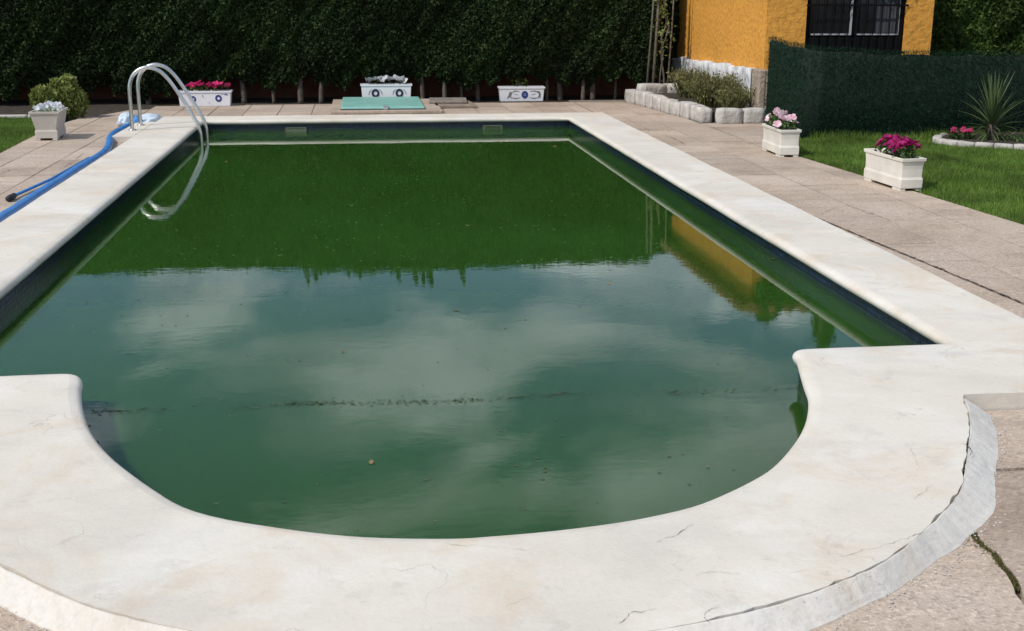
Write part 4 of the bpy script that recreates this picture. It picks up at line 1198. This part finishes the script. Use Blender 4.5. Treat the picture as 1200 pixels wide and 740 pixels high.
# plastic planters: lip, tapered body with waist, belt, feet; long side along local y
def planter(loc, rz, label, L_=.60, Wd=.20, H=.27, m=None, bk=.985):
    root = empty('planter', loc, rz, label, 'planter', 'cream plastic flower troughs')
    m = m or M_WHITEPL
    l, w = L_ / 2, Wd / 2
    prof = [(bk, .0225), (bk + .01, .095), (bk - .02, .103), (bk - .055, .115), ((bk + .9) / 2 - .01, .18), (.985, H - .028)]
    mb = MB(); vs = []; fs = []
    def ring(k, z, dx=0): return [(-w * k + dx, -l * (1 - (1 - k) * .45) + dx, z), (w * k - dx, -l * (1 - (1 - k) * .45) + dx, z), (w * k - dx, l * (1 - (1 - k) * .45) - dx, z), (-w * k + dx, l * (1 - (1 - k) * .45) - dx, z)]
    rs = [ring(k, z) for k, z in prof]
    vs = [v for r_ in rs for v in r_]
    fs = [(4 * j + i, 4 * j + (i + 1) % 4, 4 * j + 4 + (i + 1) % 4, 4 * j + 4 + i) for j in range(len(prof) - 1) for i in range(4)] + [(3, 2, 1, 0)]
    mb.add(vs, fs); mb.build('body', m, root, bevel=.006)
    # rim with thickness
    mb = MB(); a = ring(1.07, H - .0275); b = ring(1.09, H); c = ring(1.09, H, .018); d = ring(1.0, H - .05, .02); e = ring(.985, H - .0278, .0)
    vs = a + b + c + d
    fs = [(4 * j + i, 4 * j + (i + 1) % 4, 4 * j + 4 + (i + 1) % 4, 4 * j + 4 + i) for j in range(3) for i in range(4)] + [tuple((i, 4 * 0 + i) for i in ())] if False else [(4 * j + i, 4 * j + (i + 1) % 4, 4 * j + 4 + (i + 1) % 4, 4 * j + 4 + i) for j in range(3) for i in range(4)]
    b0_ = len(vs); vs += ring(.99, H - .0275)
    fs += [(i, b0_ + i, b0_ + (i + 1) % 4, (i + 1) % 4) for i in range(4)]
    mb.add(vs, fs); mb.build('rim', m, root, bevel=.004)
    mb = MB(); mb.add([(x * .93, y * .97, H - .04) for x, y, z in ring(1, 0)], [(0, 1, 2, 3)]); mb.build('potting_soil', M_SOIL, root)
    for sx in (-1, 1):
        for sy_ in (-1, 1):
            mb = MB(); mb.box(sx * w * bk * .97 - (.05 if sx > 0 else 0), sx * w * bk * .97 + (.05 if sx < 0 else 0), sy_ * l * .97 - (.13 if sy_ > 0 else 0), sy_ * l * .97 + (.13 if sy_ < 0 else 0), 0, .0222)
            mb.build('foot', m, root, bevel=.003)
    return root
random.seed(31)
PA = (4.19, 11.64, PZ); PBp = (4.43, 9.54, PZ)
planter(PA, R(-2), 'cream trough of pale pink flowers, nearer the ochre hut')
flowers('petunia_plant', (4.19, 11.64, PZ + .235), R(-2), .17 * 0 + .085, .25, 15, .052, M_PINK, 'pale pink and white flowers in the cream trough nearest the hut', 'flowers', .15, 520)
planter(PBp, R(3), 'cream trough of magenta flowers on the lawn edge, closest to the camera', .66)
flowers('petunia_plant', (4.43, 9.50, PZ + .235), R(3), .085, .25, 34, .050, M_MAG, 'deep magenta petunias in the nearer trough on the lawn edge', 'flowers', .15, 420)
planter((-3.38, 13.72, PZ), R(2), 'weathered cream trough on the left paving beside the lawn', .50, .29, .31, simple('weathered_planter', (.50, .45, .39), .6, .14, 6, .3, 40, world=True), .80)
flowers('wilted_flowers', (-3.38, 13.72, PZ + .28), R(2), .11, .2, 14, .045, M_WHITEFL, 'white and grey green flowers in the weathered trough at left', 'flowers', .07, 220, leafmat('grey_leaf', (.20, .24, .16), (.38, .42, .33), .6, .2))
flowers('pink_bedding_plant', (6.44, 12.28, -.01), 0, .13, .10, 9, .035, M_HOTPINK, 'small pink bedding flowers beside the yucca in the stone rimmed bed', 'flowers', .11, 260)
flowers('low_ground_plant', (7.15, 11.95, -.01), 0, .35, .15, 3, .02, M_PINK, 'low leafy plants at the foot of the yucca', 'plant', .08, 420)

# white ceramic troughs with painted blue marks
def ceramic(x0, x1, y, H, label, taper=.02):
    cx0 = (x0 + x1) / 2; hw = (x1 - x0) / 2
    root = empty('ceramic_trough', (cx0, y, PZ), 0, label, 'planter', 'white ceramic troughs under the hedge')
    mb = MB(); mb.box(-hw + taper, hw - taper, 0, .18, 0, H - .02, taper * .8, taper * .5); mb.build('body', M_CER, root, bevel=.006)
    mb = MB(); hh = hw + .008
    mb.box(-hh, hh, -.02, -.0005, H - .0195, H + .004); mb.box(-hh, hh, .1805, .20, H - .0195, H + .004); mb.box(-hh, -hh + .02, 0, .18, H - .0195, H + .004); mb.box(hh - .02, hh, 0, .18, H - .0195, H + .004)
    mb.build('rim', M_CER, root)
    mb = MB(); mb.add([(-hw, 0, H - .012), (hw, 0, H - .012), (hw, .18, H - .012), (-hw, .18, H - .012)], [(0, 1, 2, 3)]); mb.build('potting_soil', M_SOIL, root)
    return root, hw
def yfront(z, H=.21, taper=.02): return -taper * .5 * z / (H - .02) - .0035
def ringmark(root, x, z, r_, m=M_BLUEPAINT, core=False):
    mb = MB(); n_ = 20; vs = []
    for k in range(n_):
        a = 2 * PI * k / n_
        for rr in (r_, r_ * (.0 if core else .45)): vs.append((x + rr * math.cos(a) * .9, yfront(z + rr * math.sin(a)), z + rr * math.sin(a)))
    mb.add(vs, [(2 * k, 2 * ((k + 1) % n_), 2 * ((k + 1) % n_) + 1, 2 * k + 1) for k in range(n_)]); mb.build('painted_ring', m, root)
def dash(root, pts, w, m=M_GREYPAINT):
    mb = MB(); c = [Vector((x, 0, z)) for x, z in pts]; vs = []
    for i, p in enumerate(c):
        t = (c[min(i + 1, len(c) - 1)] - c[max(i - 1, 0)]).normalized(); s_ = Vector((-t.z, 0, t.x)); ww = w * (1 if 0 < i < len(c) - 1 else .4)
        for q in (p + s_ * ww, p - s_ * ww): vs.append((q.x, yfront(q.z), q.z))
    mb.add(vs, [(2 * i, 2 * i + 2, 2 * i + 3, 2 * i + 1) for i in range(len(c) - 1)]); mb.build('painted_stroke', m, root)
T1, hw = ceramic(-2.53, -1.80, 17.42, .21, 'white trough with blue rings and hot pink flowers, behind the ladder')
ringmark(T1, -.16, .10, .045); ringmark(T1, .19, .11, .05)
dash(T1, [(-.03, .16), (-.02, .12)], .008, M_BLUEPAINT); dash(T1, [(.27, .16), (.30, .165), (.32, .15)], .008, M_BLUEPAINT); dash(T1, [(.23, .165), (.26, .165)], .006, M_BLUEPAINT)
dash(T1, [(.05, .05), (.07, .04)], .008, M_GREYPAINT); dash(T1, [(-.30, .03), (-.27, .06), (-.25, .04)], .009, M_GREYPAINT); dash(T1, [(-.22, .13), (-.2, .08)], .007)
flowers('potted_geranium', (-2.165, 17.51, PZ + .20), 0, .33, .05, 12, .06, M_HOTPINK, 'hot pink flowers in the white trough behind the ladder', 'flowers', .10, 200)
T2, hw = ceramic(.02, .76, 17.92, .25, 'white trough with two dark rings and white flowers, behind the teal lid')
for xx in (-.16, .19):
    ringmark(T2, xx, .125, .064, simple('dark_ring_paint', (.015, .02, .05), .4))
    dash(T2, [(xx - .10, .10), (xx - .085, .15), (xx - .05, .185)], .006); dash(T2, [(xx + .10, .10), (xx + .085, .15), (xx + .05, .185)], .006)
flowers('potted_white_plant', (.39, 18.01, PZ + .24), 0, .30, .05, 12, .055, M_WHITEFL, 'clumps of white flowers in the trough behind the teal lid', 'flowers', .09, 60)
T3, hw = ceramic(2.05, 2.72, 17.78, .21, 'white trough painted with a blue medallion and leaves, no flowers')
ringmark(T3, .04, .10, .055, M_BLUEPAINT, True); ringmark(T3, .04, .10, .022, simple('pale_blue', (.25, .33, .55), .4), False)
for sx in (-1, 1):
    dash(T3, [(.04 + sx * .08, .15), (.04 + sx * .15, .155), (.04 + sx * .20, .13)], .008); dash(T3, [(.04 + sx * .07, .06), (.04 + sx * .14, .045), (.04 + sx * .2, .06)], .007)
    dash(T3, [(.04 + sx * .2, .05), (.04 + sx * .23, .10), (.04 + sx * .22, .15)], .012); dash(T3, [(.04 + sx * .10, .10), (.04 + sx * .16, .115)], .012, simple('sky_blue_glaze', (.33, .43, .55), .4))
dash(T3, [(-.22, .05), (-.17, .11), (-.16, .14)], .018, M_GREYPAINT); dash(T3, [(.22, .15), (.25, .14), (.27, .05)], .014, M_GREYPAINT)
flowers('dry_sprig', (2.36, 17.86, PZ + .20), 0, .12, .04, 0, .03, M_GREEN, 'sparse dark sprig in the trough with the blue medallion', 'plant', .16, 50, M_THUJA2)

# ------------------------------------------------------------------ teal hatch lid on its surround
ht = empty('hatch', (.31, 17.0, PZ), 0, 'flat teal hatch lid on a concrete surround behind the pool', 'hatch')
mb = MB(); mb.box(-.70, .78, -.93, .88, .001, .045); mb.build('surround', M_PAV, ht, bevel=.01)
mb = MB(); mb.box(-.565, .555, -.80, .80, .0455, .085, -.012, -.02); mb.build('lid', M_TEAL, ht, bevel=.008)
mb = MB(); mb.tube([(0, -.83, .06), (.06, -.83, .062)], .016, 8); mb.box(.0, .06, -.815, -.79, .05, .10); mb.build('latch', M_METAL, ht)
mb = MB(); mb.box(-.57, .56, -.812, -.801, .0458, .060); mb.build('lid_shade_strip', M_LIDSHADE, ht)  # dark strip standing in for the shade along the lid's front
# flat stones beside it
st0 = []
for k, (x0, x1, y0, y1, z0, z1, lb) in enumerate([(1.02, 1.60, 16.75, 17.50, 0, .045, 'brown flat slab at the bottom of the little pile beside the teal lid'),
                                                  (.98, 1.52, 17.0, 17.62, .046, .082, 'lighter flat slab lying on top of the little pile beside the teal lid')]):
    mb = MB(); mb.box(-(x1 - x0) / 2, (x1 - x0) / 2, -(y1 - y0) / 2, (y1 - y0) / 2, 0, z1 - z0)
    o = mb.build('flat_slab', M_SLATE if k == 0 else M_JOINT, None, bevel=.012, loc=((x0 + x1) / 2, (y0 + y1) / 2, PZ + z0)); o.rotation_euler.z = .06 * (1 - 2 * k)
    tag(o, lb, 'stone slab')

# ------------------------------------------------------------------ ladder
ld = empty('pool_ladder', (-2.52, 14.1, 0), 0, 'stainless steel pool ladder with two arched handrails at the far left corner', 'ladder')
RP = [(0, 0), (0, .10), (0.0, .28), (.0, .42), (.012, .52), (.05, .605), (.12, .665), (.20, .69), (.28, .68), (.36, .635), (.44, .545), (.52, .42), (.60, .28), (.68, .13), (.715, .06), (.735, -.02), (.742, -.10), (.742, -.45)]
for y_ in (-.26, .27):
    mb = MB(); mb.tube(catmull([(x - 0.01, y_, z) for x, z in RP], 5), .021, 14); mb.build('handrail', M_METAL, ld, smooth=True)
    mb = MB(); mb.tube([(-.01, y_, .003), (-.01, y_, .012), (-.01, y_, .02)], [.045, .043, .024], 16); mb.build('flange', M_METAL, ld, smooth=True)
mb = MB(); mb.box(.70, .77, -.24, .25, -.215, -.19); mb.build('tread', M_METAL, ld, bevel=.005)

# ------------------------------------------------------------------ blue hose, pole, bundle
hp = [(-2.50, 5.0), (-2.505, 7.0), (-2.50, 8.9), (-2.51, 10.5), (-2.50, 11.9), (-2.54, 12.5), (-2.62, 13.0), (-2.70, 13.5), (-2.72, 14.1), (-2.70, 14.6)]
mb = MB(); hc = catmull([(x, y, PZ + .034) for x, y in hp], 8)
mb.tube([(p.x, p.y, p.z + .004 * nz(p.x, p.y, 3, 3)) for p in hc], [.036 + .005 * nz(0, p.y, 4, 8) for p in hc], 12)
o = mb.build('blue_hose', M_BLUEPIPE, None, smooth=True); tag(o, 'thick blue hose lying along the outer edge of the left coping', 'hose')
bp = empty('pole', (-2.67, 9.55, PZ + .02), 0, 'blue pole with a black end cap lying beside the hose', 'pole')
mb = MB(); mb.tube([(-.02, .06, .004), (.06, .9, .006), (.10, 2.2, .012)], .012, 10); mb.build('shaft', M_BLUEPIPE, bp, smooth=True)
mb = MB(); mb.tube([(-.022, -.09, .005), (-.022, -.08, .005), (-.020, .07, .005)], [.016, .024, .022], 12); mb.build('end_cap', M_RUBBER, bp, smooth=True)
bn = empty('sheeting_bundle', (-2.72, 15.0, PZ), 0, 'bundled white and blue plastic sheeting beside the ladder feet', 'bundle')
def lump(c, r3, m, nm, seed, amp=.22):
    bm2 = bmesh.new(); bmesh.ops.create_icosphere(bm2, subdivisions=4, radius=1)
    for v_ in bm2.verts:
        d = v_.co.normalized(); q = 1 + amp * noise.noise(d * 2.1 + Vector((seed, 0, 0))) + amp * .5 * abs(noise.noise(d * 5 + Vector((0, seed, 0))))
        p = Vector((d.x * r3[0], d.y * r3[1], d.z * r3[2])) * q + Vector(c); p.z = max(p.z, .003); v_.co = p
    me = bpy.data.meshes.new(nm); bm2.to_mesh(me); bm2.free(); me.materials.append(m); me.polygons.foreach_set('use_smooth', [True] * len(me.polygons))
    return link(bpy.data.objects.new(nm, me), bn)
lump((-.05, -.15, .07), (.10, .26, .085), M_CLOTHW, 'sheeting', 2)
lump((.15, .2, .05), (.13, .34, .055), M_CLOTHW, 'sheeting', 5)
lump((.075, -.18, .05), (.055, .16, .075), M_CLOTHB, 'blue_fold', 9)

# ------------------------------------------------------------------ shrub behind the left trough
sb = empty('leafy_shrub', (-3.80, 15.95, -.11), 0, 'round olive green shrub behind the weathered trough, before the hedge', 'shrub')
ps = []; ns = []
for (cx0, cz, r_) in [(-.18, .34, .24), (.10, .42, .25), (.22, .30, .24), (-.05, .26, .27), (.18, .60, .13), (-.27, .42, .13), (.0, .55, .13)]:
    n_ = int(2300 * r_); d = rng.normal(size=(n_, 3)); d /= np.linalg.norm(d, axis=1)[:, None]
    ps.append(np.array([cx0, 0, cz]) + d * r_ * rng.uniform(.72, 1.08, n_)[:, None] * np.array([1, .9, 1])); ns.append(d)
ps = [p_ * .80 for p_ in ps]
P = np.concatenate(ps); P[:, 2] = np.maximum(P[:, 2], .03); v, f = spray_cloud(P, np.concatenate(ns), .055); o = np_mesh('foliage', v, f, M_BUSH, sb); o['kind'] = 'stuff'
for a in (-.5, 0, .5):
    mb = MB(); mb.tube([(0, 0, 0), (a * .15, 0, .2), (a * .4, .02, .45)], [.016, .012, .006], 6); mb.build('stem', M_BARK, sb, smooth=True)
